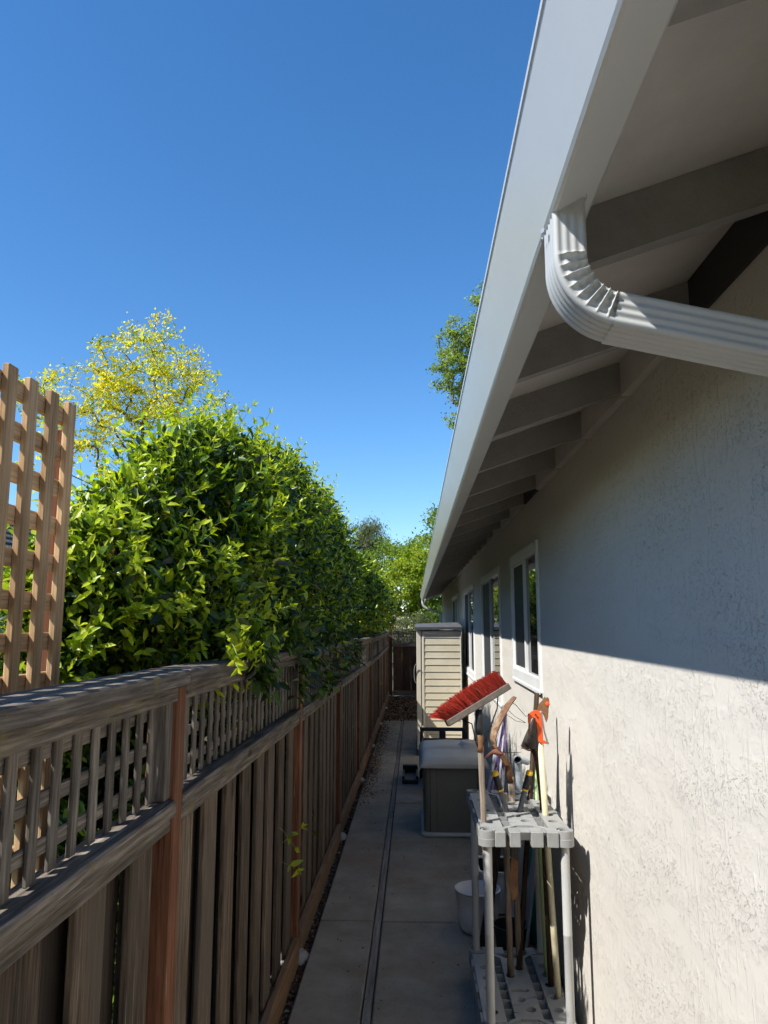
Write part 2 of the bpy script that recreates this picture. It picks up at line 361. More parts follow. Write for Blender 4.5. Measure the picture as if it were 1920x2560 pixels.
def leaves(name, P, D, N, L, W, colr, mat, parent, detail=True, curl=0.25, fold=0.3, loc=(0, 0, 0)):
    """one mesh of leaf blades: base P, axis D, face normal N, length L, width W, colour per leaf"""
    P = np.asarray(P, float) - np.asarray(loc, float); D = norm(np.asarray(D, float)); N = np.asarray(N, float)
    S = norm(np.cross(D, N)); N = np.cross(S, D); L = np.asarray(L)[:, None]; W = np.asarray(W)[:, None]; n = len(P)
    if detail:
        cu = curl * L * rng.uniform(-0.3, 1.3, (n, 1))
        def pt(t, s, h): return P + D * L * t + S * W * s + N * (h * W) - N * cu * t * t
        fo = fold * rng.uniform(0.3, 1.5, (n, 1))
        vs = [pt(0, 0, 0), pt(.3, -.5, fo), pt(.3, 0, 0), pt(.3, .5, fo), pt(.68, -.38, fo * .8), pt(.68, 0, 0), pt(.68, .38, fo * .8), pt(1, 0, 0)]
        V = np.stack(vs, 1).reshape(-1, 3)
        fi = np.array([0, 2, 1, 0, 3, 2, 1, 2, 5, 4, 2, 3, 6, 5, 4, 5, 7, 5, 6, 7]); tt = [3, 3, 4, 4, 3, 3]; k = 8
    else:
        V = np.stack([P, P + D * L * .45 - S * W * .5 + N * W * fold, P + D * L, P + D * L * .45 + S * W * .5 + N * W * fold], 1).reshape(-1, 3)
        fi = np.array([0, 2, 1, 0, 3, 2]); tt = [3, 3]; k = 4
    idx = (np.arange(n)[:, None] * k + fi[None]).ravel()
    o = bpy.data.objects.new(name, npmesh(name, V, np.tile(tt, n), idx, mat, np.repeat(np.asarray(colr), k, 0)))
    link(o, parent, loc); o['kind'] = 'stuff'
    return o
def rdir(n): return norm(rng.normal(size=(n, 3)))

# ================================================================== THE SETTING
g = obj('ground', [(-150, -40, -0.05), (150, -40, -0.05), (150, 260, -0.05), (-150, 260, -0.05)], [(0, 1, 2, 3)], 'garden_ground'); g['kind'] = 'structure'
s = MB().box(-2.6, 0.757, -3, 22, -0.3, -0.035).out('soil_bed', 'soil'); s['kind'] = 'structure'
path = bpy.data.objects.new('concrete_path', None); link(path); path['kind'] = 'structure'
JY = [-2.0, 1.75, 4.9, 7.95, 11.2, 14.5]
for i in range(5):
    a, b = JY[i] + 0.005, JY[i + 1] - 0.005
    for x0, x1 in ((-0.597, -0.264), (-0.211, 0.75)):
        v, f = boxvf(x0, x1, a, b, -0.10, random.uniform(-0.003, 0.002), 0.007)
        obj('slab', v, f, 'concrete', path)
for a, b in ((-2, 7.38), (7.385, 14.5)):
    board('divider_board', path, 'divider', b - a, 0.06, 0.040, (-0.2375, (a + b) / 2, -0.034), 'Y', c=0.003)
# litter and pebbles
def litter(name, n, fx, fy, z, size, cols, mat='leaf_dead', parent=None):
    P = np.stack([fx(n), fy(n), np.full(n, z) + rng.uniform(0, 0.012, n)], 1)
    D = rdir(n); D[:, 2] *= 0.25; N = rdir(n) * 0.45 + np.array([0, 0, 1.0])
    c = np.array(cols)[rng.integers(0, len(cols), n)] * rng.uniform(0.6, 1.3, (n, 1))
    L = size * rng.uniform(0.5, 1.4, n)
    return leaves(name, P, D, N, L, L * rng.uniform(0.3, 0.7, n), c, mat, parent, True, 0.4, 0.4)
BR = [(0.13, 0.06, 0.035), (0.20, 0.10, 0.05), (0.09, 0.055, 0.035), (0.25, 0.15, 0.08), (0.16, 0.05, 0.03)]
o = litter('leaf_litter', 1700, lambda n: -0.585 + np.abs(rng.normal(0, 0.085, n)), lambda n: np.where(rng.random(n) < .5, rng.normal(9.6, 0.8, n), rng.normal(12.6, 1.1, n)), 0.003, 0.021, BR)
tag(o, 'reddish brown leaf litter drifted along the fence side of the path', 'leaf litter')
o = litter('gravel_litter', 6000, lambda n: rng.uniform(-0.75, 0.75, n), lambda n: rng.uniform(14.45, 19.4, n), -0.034, 0.05, BR + [(0.3, 0.26, 0.2), (0.22, 0.19, 0.15)])
tag(o, 'dry leaves and grit on bare soil before the end fence', 'leaf litter')
o = litter('soil_debris', 3200, lambda n: rng.uniform(-0.68, -0.595, n), lambda n: 2.2 + rng.random(n) ** 1.6 * 12, -0.034, 0.026, BR + [(0.34, 0.31, 0.27), (0.05, 0.05, 0.045)])
tag(o, 'bits of leaf and pebble in the dark soil gap under the fence', 'debris')
o = litter('path_crumbs', 260, lambda n: rng.uniform(-0.55, 0.7, n), lambda n: rng.uniform(2.6, 9, n), 0.001, 0.012, BR)
tag(o, 'few tiny dry leaf crumbs strewn over the concrete path', 'debris')

# ================================================================== LEFT FENCE
PX = -0.70
def capz(y): return 1.69 - 0.085 * max(0, min(1, (y - 3) / 9.0))
fence = thing('garden_fence', 'long weathered wooden fence with lattice top running down the left side', 'fence', (PX, -0.3, 0))
POSTS = [-0.2, 2.125, 4.40, 6.75, 9.1, 11.6, 14.1, 16.7, 19.45]
for y in POSTS:
    h = capz(y) - 0.045
    board('post', fence, 'fence_post', h + 0.3, 0.074, 0.084, (PX, y, h / 2 - 0.15))
    v = []; bm = bmesh.new(); bmesh.ops.create_icosphere(bm, subdivisions=2, radius=1)
    for q in bm.verts: q.co *= 1 + 0.25 * mnoise.noise(q.co * 2 + Vector((y, 0, 0)))
    bm.verts.index_update(); vv = [(q.co.x * .085, q.co.y * .10, q.co.z * .045) for q in bm.verts]; ff = [tuple(q.index for q in fc.verts) for fc in bm.faces]; bm.free()
    obj('post_footing', vv, ff, 'stone', fence, (PX + 0.02, y + 0.02, -0.022))
for k in range(len(POSTS) - 1):
    ya, yb = POSTS[k], POSTS[k + 1]; ym = (ya + yb) / 2; L = yb - ya
    za, zb = capz(ya), capz(yb); zc = (za + zb) / 2; sl = math.atan2(zb - za, L)
    sag = random.uniform(-0.006, 0.006) if k > 1 else 0
    def rail(nm_, mt, len_, wid, th, x, z, c=0.005):
        o = board(nm_, fence, mt, len_, th, wid, (x, ym, z), 'Y', c=c); o.rotation_euler = (-PI / 2 + sl, 0, random.gauss(0, 0.0015)); return o
    rail('cap_rail', 'fence_rail', L - 0.004, 0.14, 0.042, PX - 0.003, zc - 0.021 + sag)
    rail('cap_trim', 'fence_rail', L - 0.078, 0.030, 0.040, PX + 0.028, zc - 0.0635 + sag, 0.003)
    mz = zc - 0.345
    rail('middle_rail', 'fence_rail', L - 0.078, 0.088, 0.042, PX + 0.004, mz - 0.021 + sag)
    rail('middle_trim', 'fence_rail', L - 0.078, 0.030, 0.038, PX + 0.022, mz - 0.062 + sag, 0.003)
    # lattice between the rails
    z0, z1 = mz + 0.001, zc - 0.043
    for ys_ in (ya + .0625, yb - .0625):
        board('lattice_stile', fence, 'fence_lattice', z1 - z0 - .004, 0.048, 0.036, (PX + .012, ys_, (ys_ - ym) * math.tan(sl) + (z0 + z1) / 2), 'Z', 0.0, 0.003)
    n = int((L - 0.2) / 0.0865)
    for i in range(n + 1):
        y = ya + 0.112 + i * (L - 0.224) / n
        zz = (y - ym) * math.tan(sl) + (z0 + z1) / 2
        board('lattice_slat', fence, 'fence_lattice', 0.295, 0.031, 0.010, (PX - 0.004 + random.gauss(0, .001), y, zz), 'Z', 0.004 if k < 3 else 0.002, 0.0025)
    for i in range(3):
        o = rail('lattice_crosspiece', 'fence_lattice', L - 0.079, 0.010, 0.031, PX - 0.0145, z0 + 0.055 + i * 0.088, 0.0025)
    # palings, board on board: a proud row and a recessed row
    ptop = mz - 0.044; pb = 0.045
    pitch = 0.272 if k == 0 else 0.262
    n = max(3, round((L - 0.1) / pitch)); pp = (L - 0.1) / n
    for i in range(n):
        y = ya + 0.05 + (i + 0.5) * pp
        zz = (y - ym) * math.tan(sl) + ptop
        hgt = 1.215
        board('paling', fence, 'fence_board', hgt, 0.150, 0.018, (PX + 0.002 + abs(random.gauss(0, .002)), y + random.gauss(0, .007), zz - hgt / 2), 'Z', 0.0015, 0.003)
    for i in range(n + 1):
        y = ya + 0.05 + i * pp
        if i == 0: y += 0.065
        if i == n: y -= 0.065
        zz = (y - ym) * math.tan(sl) + ptop; hgt = 1.205; ww = 0.235 if 0 < i < n else 0.15
        if k == 0 and i == n - 1: y -= 0.012; ww = 0.215
        board('back_paling', fence, 'fence_back_shaded', hgt, ww, 0.016, (PX - 0.032, y, zz - hgt / 2), 'Z', 0.001, 0.003)
    board('kickboard', fence, 'fence_kick', L - 0.079, 0.15, 0.036, (PX + 0.036, ym, 0.035), 'Y', 0.0015)
    bpy.context.view_layer.update()

# fence across the far end
YE = 19.55
ef = thing('end_fence', 'dark stained wooden fence closing the far end of the passage', 'fence', (0.3, YE, 0))
for x in (-0.62, 1.9): board('post', ef, 'end_board', 1.62, 0.089, 0.089, (x, YE + .03, 0.76))
x = -0.56; i = 0
while x < 1.8:
    board('paling', ef, 'end_board', 1.2, 0.018, 0.232, (x + 0.118, YE + (0.0 if i % 2 else 0.006), 0.69), 'Z', 0.003); x += 0.2335; i += 1
board('middle_rail', ef, 'fence_rail', 2.42, 0.05, 0.085, (0.64, YE - 0.035, 1.27), 'X')
board('cap_rail', ef, 'fence_rail', 2.6, 0.10, 0.04, (0.64, YE, 1.615), 'X')
board('kickboard', ef, 'fence_rail', 2.42, 0.035, 0.11, (0.64, YE - 0.03, 0.055), 'X')
x = -0.55
while x < 1.8:
    board('lattice_slat', ef, 'fence_lattice', 0.29, 0.014, 0.03, (x, YE - 0.008, 1.452), 'Z'); x += 0.066
for i in range(4): board('lattice_crosspiece', ef, 'fence_lattice', 2.42, 0.014, 0.03, (0.64, YE + 0.0065, 1.34 + i * 0.072), 'X')

# tall new lattice screen behind the fence
ls = thing('lattice_screen', 'tall new cedar lattice screen standing behind the near end of the fence', 'lattice screen', (-0.97, 1.0, 0))
y = 1.985; i = 0
while y > -0.35:
    board('upright_slat', ls, 'cedar', 2.39, 0.043, 0.018, (-0.968, y, 1.24), 'Z', 0.001, 0.0025); y -= 0.1035
for i in range(23):
    board('cross_slat', ls, 'cedar', 2.42, 0.046, 0.018, (-0.9865, 0.795, 2.395 - i * 0.1035), 'Y', 0.0, 0.0025)
for y in (2.05, -0.3): board('post', ls, 'cedar_post', 2.38, 0.062, 0.036, (-1.0155, y, 1.18))
for o in ls.children:
    if o.name.startswith('cross'): o.rotation_euler = (-PI / 2, 0, 0)

# ================================================================== HOUSE
W = 0.757; YN, YF = -9.0, 20.15
house = thing('stucco_house', 'grey stucco house along the right side with deep eaves and white windows', 'house', (W, 9, 0))
WIN = [(4.53, 5.77, 1.41, 2.33), (6.565, 8.355, 1.115, 2.33), (9.47, 11.31, 1.115, 2.33), (13.04, 14.83, 1.115, 2.33)]
mb = MB()
ys = sorted({YN, YF} | {q for a in WIN for q in a[:2]}); 
for i in range(len(ys) - 1):
    a, b = ys[i], ys[i + 1]; wn_ = [q for q in WIN if abs(q[0] - a) < 1e-6]
    if wn_:
        _, _, z0, z1 = wn_[0]
        mb.box(W, W + .2, a, b, -0.1, z0); mb.box(W, W + .2, a, b, z1, 2.86)
    else: mb.box(W, W + .2, a, b, -0.1, 2.86)
mb.box(W + .2, 9, YF - .2, YF, -0.1, 2.86)
mb.out('wall', 'stucco', house)
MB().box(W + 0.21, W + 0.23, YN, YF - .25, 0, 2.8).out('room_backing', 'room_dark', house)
for (y0, y1, z0, z1) in WIN:
    wo = MB().box(W - .014, W + .05, y0, y1, z1 - .072, z1, .003).box(W - .014, W + .05, y0, y1, z0, z0 + .085, .003) \
        .box(W - .014, W + .05, y0, y0 + .045, z0 + .085, z1 - .072).box(W - .014, W + .05, y1 - .045, y1, z0 + .085, z1 - .072).out('window', 'vinyl_white', house, (W, (y0 + y1) / 2, z0))
    ym = (y0 + y1) / 2
    MB().box(W - .006, W + .04, ym - .022, ym + .022, z0 + .085, z1 - .072, .002).out('mullion', 'vinyl_white', wo, (W, ym, z0))
    MB().box(W + .012, W + .018, y0 + .045, ym - .022, z0 + .085, z1 - .072).out('glass_pane', 'window_glass', wo, (W + .015, ym - .2, z0))
    MB().box(W + .022, W + .028, ym + .022, y1 - .045, z0 + .085, z1 - .072).out('glass_pane', 'window_glass', wo, (W + .025, ym + .2, z0))
    MB().box(W + .006, W + .009, ym + .045, y1 - .066, z0 + .105, z1 - .092).out('insect_screen', 'insect_screen', wo, (W + .007, ym + .2, z0))
    f = MB()
    for a, b, c_, d in ((ym + .024, y1 - .047, z0 + .087, z0 + .105), (ym + .024, y1 - .047, z1 - .092, z1 - .074), (ym + .024, ym + .045, z0 + .105, z1 - .092), (y1 - .066, y1 - .047, z0 + .105, z1 - .092)):
        f.box(W + .001, W + .014, a, b, c_, d)
    f.out('screen_frame', 'vinyl_white', wo, (W, ym + .3, z0))
    MB().box(W - .020, W - .0145, y0 - .004, y1 + .004, z0 - .006, z0 + .012).out('sill_lip', 'vinyl_white', wo, (W, ym, z0))
# eaves: rafters, sheathing, blocking
SL = 0.34; ZR = 2.468; XG = 0.283
def rz(x): return ZR + SL * (x - XG)
RY = [2.551 + 0.6115 * k for k in range(-17, 29)]
RD = 0.112
for y in RY:
    if y > YF - 0.05: continue
    x0, x1 = XG - 0.006, W + 0.15
    v = [(x0, -.019, rz(x0)), (x1, -.019, rz(x1)), (x1, -.019, rz(x1) + RD), (x0, -.019, rz(x0) + RD)]
    v += [(a, .019, c) for a, b, c in v]
    v = [(a - W, b, c) for a, b, c in v]
    if 'raf' not in BOARD: BOARD['raf'] = mesh('rafter', v, [(0, 1, 2, 3), (7, 6, 5, 4), (0, 4, 5, 1), (1, 5, 6, 2), (2, 6, 7, 3), (3, 7, 4, 0)], 'rafter_paint')
    link(bpy.data.objects.new('rafter', BOARD['raf']), house, (W, y, 0))
for k in range(len(RY) - 1):
    ya, yb = RY[k] + .0195, RY[k + 1] - .0195
    if RY[k + 1] > YF: break
    if abs(RY[k] - 1.328) < .05 or abs(RY[k] - 2.551 - .6115 * 3) < .02:
        MB().box(W - .012, W + .004, ya, yb, rz(W) - .012, rz(W) + RD).out('vent_screen', 'vent_mesh', house, (W, (ya + yb) / 2, rz(W)))
    else:
        MB().box(W - .030, W + .004, ya, yb, rz(W) - .022, rz(W) + RD - 0.006).out('blocking', 'soffit_paint', house, (W, (ya + yb) / 2, rz(W)))
def slab(x0, x1, y0, y1, zf, t):
    v = [(x0, y0, zf(x0)), (x1, y0, zf(x1)), (x1, y1, zf(x1)), (x0, y1, zf(x0))]; v += [(a, b, c + t) for a, b, c in v]
    return v, [(0, 3, 2, 1), (4, 5, 6, 7), (0, 1, 5, 4), (1, 2, 6, 5), (2, 3, 7, 6), (3, 0, 4, 7)]
v, f = slab(0.262, 5.2, YN - .3, YF + .4, lambda x: rz(x) + RD + .001, 0.016); obj('roof_sheathing', v, f, 'soffit_paint', house)
v, f = slab(0.235, 5.2, YN - .3, YF + .4, lambda x: rz(x) + RD + .019, 0.014); rf = obj('roof', v, f, 'shingle', house)
v, f = slab(5.2, 10.2, YN - .3, YF + .4, lambda x: rz(5.2) - SL * (x - 5.2) + RD + .019, 0.014); obj('roof', v, f, 'shingle', house)
# barge board at the far gable
v, f = slab(0.27, 5.2, YF + .36, YF + .40, lambda x: rz(x) - .02, 0.125); obj('barge_board', v, f, 'soffit_paint', house)
# gutter: leaning front face, rolled lip, sloping bottom
GP = [(0.178, 2.553), (0.170, 2.561), (0.159, 2.561), (0.1555, 2.557), (0.1555, 2.546), (0.1580, 2.5440), (0.2025, 2.424), (0.206, 2.4185), (0.211, 2.4175), (0.272, 2.452), (0.277, 2.458), (0.2775, 2.575)]
inner = [(x + (0.003 if i < 8 else -0.002), z + 0.003) for i, (x, z) in enumerate(GP)]
GY = [YN - .3 + 0.25 * k for k in range(int((YF - YN + .35) / .25) + 1)]; GY.append(20.1)
GY = [y for y in GY if y <= 20.1]
gv = []; gf = []; n = len(GP)
for y in GY:
    dx = 0.0015 * mnoise.noise(Vector((y * .6, 3, 1))); dz = 0.0012 * mnoise.noise(Vector((y * .5, 9, 4)))
    gv += [(x + dx, y, z + dz) for x, z in GP]
for i in range(len(GY) - 1):
    for k in range(n - 1): gf.append((i * n + k, (i + 1) * n + k, (i + 1) * n + k + 1, i * n + k + 1))
gut = obj('gutter', gv, gf, 'gutter_paint', house, smooth=False)
me = gut.data
MB().add([(x, 0, z) for x, z in GP[5:]], [tuple(range(n - 5))]).out('end_cap', 'gutter_paint', gut, (0, 20.1, 0), (0, 0, 1e-9))

# near downspout: fluted rectangular tube with crimped elbow
def spout_profile(hw, hd, m=64):
    """(a,b) points round a rectangle: a across (in the bend plane), b along Y; returns flute depth and face tag"""
    pts = []
    per = [( -hw, -hd), (hw, -hd), (hw, hd), (-hw, hd)]
    for e in range(4):
        p, q = per[e], per[(e + 1) % 4]
        for k in range(m // 4):
            t = k / (m // 4); a = p[0] + (q[0] - p[0]) * t; b = p[1] + (q[1] - p[1]) * t
            r = 0.007
            # round the corners
            ca = max(-hw + r, min(hw - r, a)); cb = max(-hd + r, min(hd - r, b))
            d = math.hypot(a - ca, b - cb)
            if d > 1e-6: a = ca + (a - ca) / d * r; b = cb + (b - cb) / d * r
            pts.append((a, b, e, t))
    return pts
def sweep(path, prof, flute=0.0022, crimp=None, seam_scale=None):
    """path: list of (x,z,angle) in the X-Z plane"""
    v = []; f = []; m = len(prof)
    for i, (x, z, an) in enumerate(path):
        dx, dz = math.cos(an), math.sin(an)          # travel direction
        nx, nz = -dz, dx                              # left normal of travel
        k = seam_scale[i] if seam_scale else 1.0
        for a, b, e, t in prof:
            aa, bb = a * k, b * k
            fl = flute * (0.5 + 0.5 * math.cos(t * 2 * PI * (4 if e in (0, 2) else 5)))
            if 0.12 < t < 0.88:
                if e == 0: bb += fl
                elif e == 2: bb -= fl
                elif e == 1: aa -= fl
                else: aa += fl
            if crimp and e in (0, 2):
                cr = crimp(i, aa)
                bb += cr if e == 2 else -cr
            v.append((x + nx * aa, bb, z + nz * aa))
    for i in range(len(path) - 1):
        for k in range(m): f.append((i * m + k, (i + 1) * m + k, (i + 1) * m + (k + 1) % m, i * m + (k + 1) % m))
    return v, f
YD = 1.055; hw, hd = 0.0245, 0.039
ds = bpy.data.objects.new('downspout', None); link(ds, house, (0.23, YD, 2.42))
path_ = []; x, z, an = 0.2305, 2.437, -PI / 2
zv = 2.352
for k in range(16): path_.append((x, 2.442 + (zv - 2.442) * k / 15, -PI / 2))
R = 0.088; an1 = math.radians(-13); NA = 110
cx, cz = x + R, zv
for k in range(1, NA + 1):
    t = PI + (an1 - (-PI / 2)) * k / NA
    path_.append((cx + R * math.cos(t), cz + R * math.sin(t), -PI / 2 + (an1 + PI / 2) * k / NA))
ex, ez, ea = path_[-1]
for k in range(1, 5): path_.append((ex + math.cos(ea) * .004 * k, ez + math.sin(ea) * .004 * k, ea))
def crimp(i, a):
    k = i - 16
    if k < 0 or k > NA - 5: return 0
    u = k / NA * 8.0 + 0.5; fr = u - math.floor(u) - 0.5
    wgt = max(0.0, min(1.0, (a + hw * 0.80) / (hw * 0.75))) 
    ridge = math.exp(-(fr / 0.085) ** 2) * 0.0075
    dent = -0.0042 * (0.5 + 0.5 * math.cos(fr * 2 * PI + PI)) * (0.75 + 0.35 * mnoise.noise(Vector((k * .12, a * 120, 3))))
    return wgt * (ridge + dent)
prof = spout_profile(hw, hd, 120)
v, f = sweep(path_, prof, 0.0018, crimp); obj('elbow', v, f, 'spout_paint', ds, (0, YD, 0), smooth=True)
pp_ = [(ex + math.cos(ea) * (-.006 + d), ez + math.sin(ea) * (-.006 + d), ea) for d in np.linspace(0, 0.46, 24)]
v, f = sweep(pp_, spout_profile(hw * 1.06, hd * 1.05, 120), 0.0026); obj('pipe', v, f, 'spout_paint', ds, (0, YD, 0), smooth=True)
MB().add(*sweep([(0.2305, 2.4535 - .012 * k, -PI / 2) for k in range(2)], spout_profile(hw * 1.12, hd * 1.1, 64), 0)).out('outlet_collar', 'spout_paint', ds, (0, YD, 0), (0, 0, 1e-9))
MB().tube([(0.200, YD - .005, 2.405), (0.196, YD - .008, 2.405)], 0.004, 8).tube([(0.200, YD + .012, 2.401), (0.196, YD + .012, 2.401)], 0.0035, 8).out('rivet', 'steel_grey', ds)
# lower leg of the near spout against the wall (outside the picture)
x2 = W - 0.035; z2 = ez + math.tan(ea) * (x2 - ex)
v, f = sweep([(x2, z2 - d, -PI / 2) for d in np.linspace(-0.02, z2 - .05, 12)], spout_profile(hw, hd, 64), .002); obj('lower_pipe', v, f, 'spout_paint', ds, (0, YD, 0), smooth=True)
# far downspout
fs = bpy.data.objects.new('downspout', None); link(fs, house, (0.23, 19.9, 2.4))
MB().tube([(0.225, 19.9, 2.46), (0.225, 19.9, 2.36), (0.245, 19.9, 2.29), (0.31, 19.9, 2.23), (0.56, 19.9, 2.14), (0.66, 19.9, 2.09), (0.70, 19.9, 2.0), (0.705, 19.9, 1.9), (0.705, 19.9, 0.1)], 0.034, 10).out('pipe', 'spout_paint', fs, smooth=True)

# neighbouring house seen through the screen
nh = thing('neighbour_house', 'pale blue grey neighbouring house with shingle roof beyond the lattice screen', 'house', (-8, 9, 0))
MB().box(-12, -6, 3.4, 24, -0.1, 2.45).out('wall', 'neighbour_wall', nh)
for k in range(12):
    MB().box(-5.995, -5.985, 3.4, 24, 0.05 + k * .2, 0.235 + k * .2).out('siding_board', 'neighbour_wall', nh)
def nslab(x0, x1, z0, z1, t=.12):
    v = [(x0, 3.0, z0), (x1, 3.0, z1), (x1, 24.4, z1), (x0, 24.4, z0)]; v += [(a, b, c + t) for a, b, c in v]
    return v, [(0, 3, 2, 1), (4, 5, 6, 7), (0, 1, 5, 4), (1, 2, 6, 5), (2, 3, 7, 6), (3, 0, 4, 7)]
v, f = nslab(-5.4, -9, 2.28, 4.3); obj('roof', v, f, 'shingle', nh)
v, f = nslab(-12.6, -9, 2.28, 4.3); obj('roof', v, f, 'shingle', nh)
for k in range(14):
    xa = -5.42 - k * .25; za = 2.28 + (-(xa) - 5.4) / 3.6 * 2.02 + .125
    MB().box(xa - .25, xa, 3.0, 24.4, za, za + .028).out('shingle_course', 'shingle', nh)
MB().box(-5.40, -5.32, 3.0, 24.4, 2.26, 2.38).out('gutter', 'trim_white', nh)
for y in (6.4, 9.2, 13.0, 17.5):
    wo = MB().box(-5.983, -5.95, y, y + 1.2, 0.95, 2.05).out('window', 'trim_white', nh, (-5.97, y + .6, .95))
    MB().box(-5.948, -5.945, y + .07, y + .58, 1.02, 1.98).box(-5.948, -5.945, y + .62, y + 1.13, 1.02, 1.98).out('pane', 'window_glass', wo)

# ================================================================== STORAGE SHED
YS = 10.75
sh = thing('storage_shed', 'tall narrow tan plastic shed with grey roof standing against the house', 'shed', (0.34, YS + .6, 0))
MB().box(0.05, 0.655, YS + .02, YS + 1.25, 0.02, 1.72).out('body', 'shed_tan', sh)
MB().box(0.028, 0.092, YS - .012, YS + .03, 0.02, 1.725, .006).out('corner_post', 'shed_post', sh)
MB().box(0.105, 0.142, YS - .010, YS + .03, 0.02, 1.715, .008).box(0.648, 0.668, YS - .010, YS + .03, 0.02, 1.715, .006).box(0.142, 0.648, YS - .009, YS + .03, 1.668, 1.714, .004).out('panel_frame', 'shed_post', sh)
z = 0.09; 
while z < 1.66:
    zt = min(z + .0955, 1.667)
    v = [(0.143, YS + .012, z), (0.647, YS + .012, z), (0.647, YS - .004, z + .004), (0.143, YS - .004, z + .004), (0.647, YS - .002, z + .012), (0.143, YS - .002, z + .012), (0.647, YS + .007, zt), (0.143, YS + .007, zt)]
    obj('siding_board', v, [(0, 1, 2, 3), (3, 2, 4, 5), (5, 4, 6, 7)], 'shed_tan', sh); z += .0955
MB().box(0.02, 0.67, YS - .02, YS + 1.27, -0.0, 0.085, .006).out('base', 'dark_plastic', sh)
v = [(0.012, YS - .055, 1.728), (0.675, YS - .055, 1.738), (0.675, YS + 1.3, 1.738), (0.012, YS + 1.3, 1.728), (0.006, YS - .065, 1.77), (0.682, YS - .065, 1.772), (0.68, YS + 1.3, 1.80), (0.006, YS + 1.3, 1.80), (0.03, YS + .30, 1.81), (0.65, YS + .30, 1.83), (0.65, YS + 1.0, 1.84), (0.03, YS + 1.0, 1.82)]
obj('roof', v, [(0, 3, 2, 1), (0, 1, 5, 4), (1, 2, 6, 5), (2, 3, 7, 6), (3, 0, 4, 7), (4, 5, 9, 8), (5, 6, 10, 9), (6, 7, 11, 10), (7, 4, 8, 11), (8, 9, 10, 11)], 'shed_roof', sh)
cl = MB().tube([(0.02 - .03 * math.sin(t), YS - .06 + .02 * t, 1.12 + .13 * math.cos(t)) for t in np.linspace(-.4, PI + .9, 18)], 0.006, 6).out('wire_loop', 'steel_grey')
tag(cl, 'loop of grey wire hanging at the left edge of the tan shed', 'wire')

# ================================================================== CART AND TRAY between shed and box
ct = thing('garden_cart', 'dark plastic cart with cut-out handle between tan shed and deck box', 'cart', (0.34, 9.2, 0))
def frustum(x0, x1, y0, y1, z0, z1, k):
    cx, cy = (x0 + x1) / 2, (y0 + y1) / 2
    v = [(cx + (a - cx) * k, cy + (b - cy) * k, z0) for a, b in ((x0, y0), (x1, y0), (x1, y1), (x0, y1))] + [(a, b, z1) for a, b in ((x0, y0), (x1, y0), (x1, y1), (x0, y1))]
    return v, [(3, 2, 1, 0), (0, 1, 5, 4), (1, 2, 6, 5), (2, 3, 7, 6), (3, 0, 4, 7)]
v, f = frustum(0.08, 0.60, 8.5, 9.5, 0.12, 0.42, .82); k = len(v)
vi, fi = frustum(0.10, 0.58, 8.52, 9.48, 0.15, 0.42, .82)
mb = MB().add(v, f).add(vi, [q[::-1] for q in fi]); mb.f += [(4, 5, k + 5, k + 4), (5, 6, k + 6, k + 5), (6, 7, k + 7, k + 6), (7, 4, k + 4, k + 7)]
mb.out('tub', 'dark_plastic', ct)
MB().box(0.06, 0.62, 9.50, 9.53, 0.50, 0.545, .008).box(0.06, 0.10, 9.50, 9.53, 0.36, 0.50, .006).box(0.58, 0.62, 9.50, 9.53, 0.36, 0.50, .006).box(0.30, 0.38, 9.50, 9.53, 0.40, 0.50, .006).out('handle', 'dark_plastic', ct)
for x in (0.07, 0.575):
    vv, ff = lathe([(0.03, -.02), (0.11, -.022), (0.125, -.012), (0.125, .012), (0.11, .022), (0.03, .02)], 20)
    obj('wheel', [(z, a, b) for a, b, z in vv], ff, 'black_plastic', ct, (x, 9.2, 0.125), smooth=True)
MB().box(0.14, 0.19, 8.6, 8.66, 0.0, 0.14).box(0.49, 0.54, 8.6, 8.66, 0, .14).out('leg', 'dark_plastic', ct)
ty = thing('plastic_tray', 'low black plastic tray on the path left of the deck box', 'tray', (-0.06, 9.2, 0))
MB().box(-0.15, 0.03, 8.85, 9.35, 0.002, 0.05, .008).out('tray_base', 'black_plastic', ty)
MB().box(-0.15, 0.03, 9.30, 9.38, 0.052, 0.13, .008).box(-0.15, -0.125, 8.87, 9.29, .052, .085, .004).box(0.005, .03, 8.87, 9.29, .052, .085, .004).out('tray_rim', 'black_plastic', ty)

# ================================================================== DECK BOX
db = thing('deck_box', 'olive brown plastic deck box with pale grey lid beside the wall', 'deck box', (0.34, 7.15, 0))
def rrect(x0, x1, y0, y1, r, z, m=6):
    out = []
    for cx, cy, a0 in ((x1 - r, y1 - r, 0), (x0 + r, y1 - r, PI / 2), (x0 + r, y0 + r, PI), (x1 - r, y0 + r, 1.5 * PI)):
        for k in range(m): t = a0 + PI / 2 * k / (m - 1); out.append((cx + r * math.cos(t), cy + r * math.sin(t), z))
    return out
def loft(rings, capb=True, capt=True):
    m = len(rings[0]); v = [p for q in rings for p in q]; f = []
    for i in range(len(rings) - 1):
        for k in range(m): f.append((i * m + k, i * m + (k + 1) % m, (i + 1) * m + (k + 1) % m, (i + 1) * m + k))
    if capb: f.append(tuple(range(m))[::-1])
    if capt: f.append(tuple(range((len(rings) - 1) * m, len(rings) * m)))
    return v, f
bx0, bx1, by0, by1 = 0.075, 0.60, 6.74, 7.62
v, f = loft([rrect(bx0 - d, bx1 + d, by0 - d, by1 + d, .05, z) for d, z in ((0.0, .03), (.004, .3), (.008, .585))]); obj('body', v, f, 'box_body', db)
v, f = loft([rrect(bx0 - d, bx1 + d, by0 - d, by1 + d, .06, z) for d, z in ((.012, 0.0), (.022, .006), (.024, .022), (.014, .034), (.002, .038))]); obj('base_rim', v, f, 'box_lid', db)
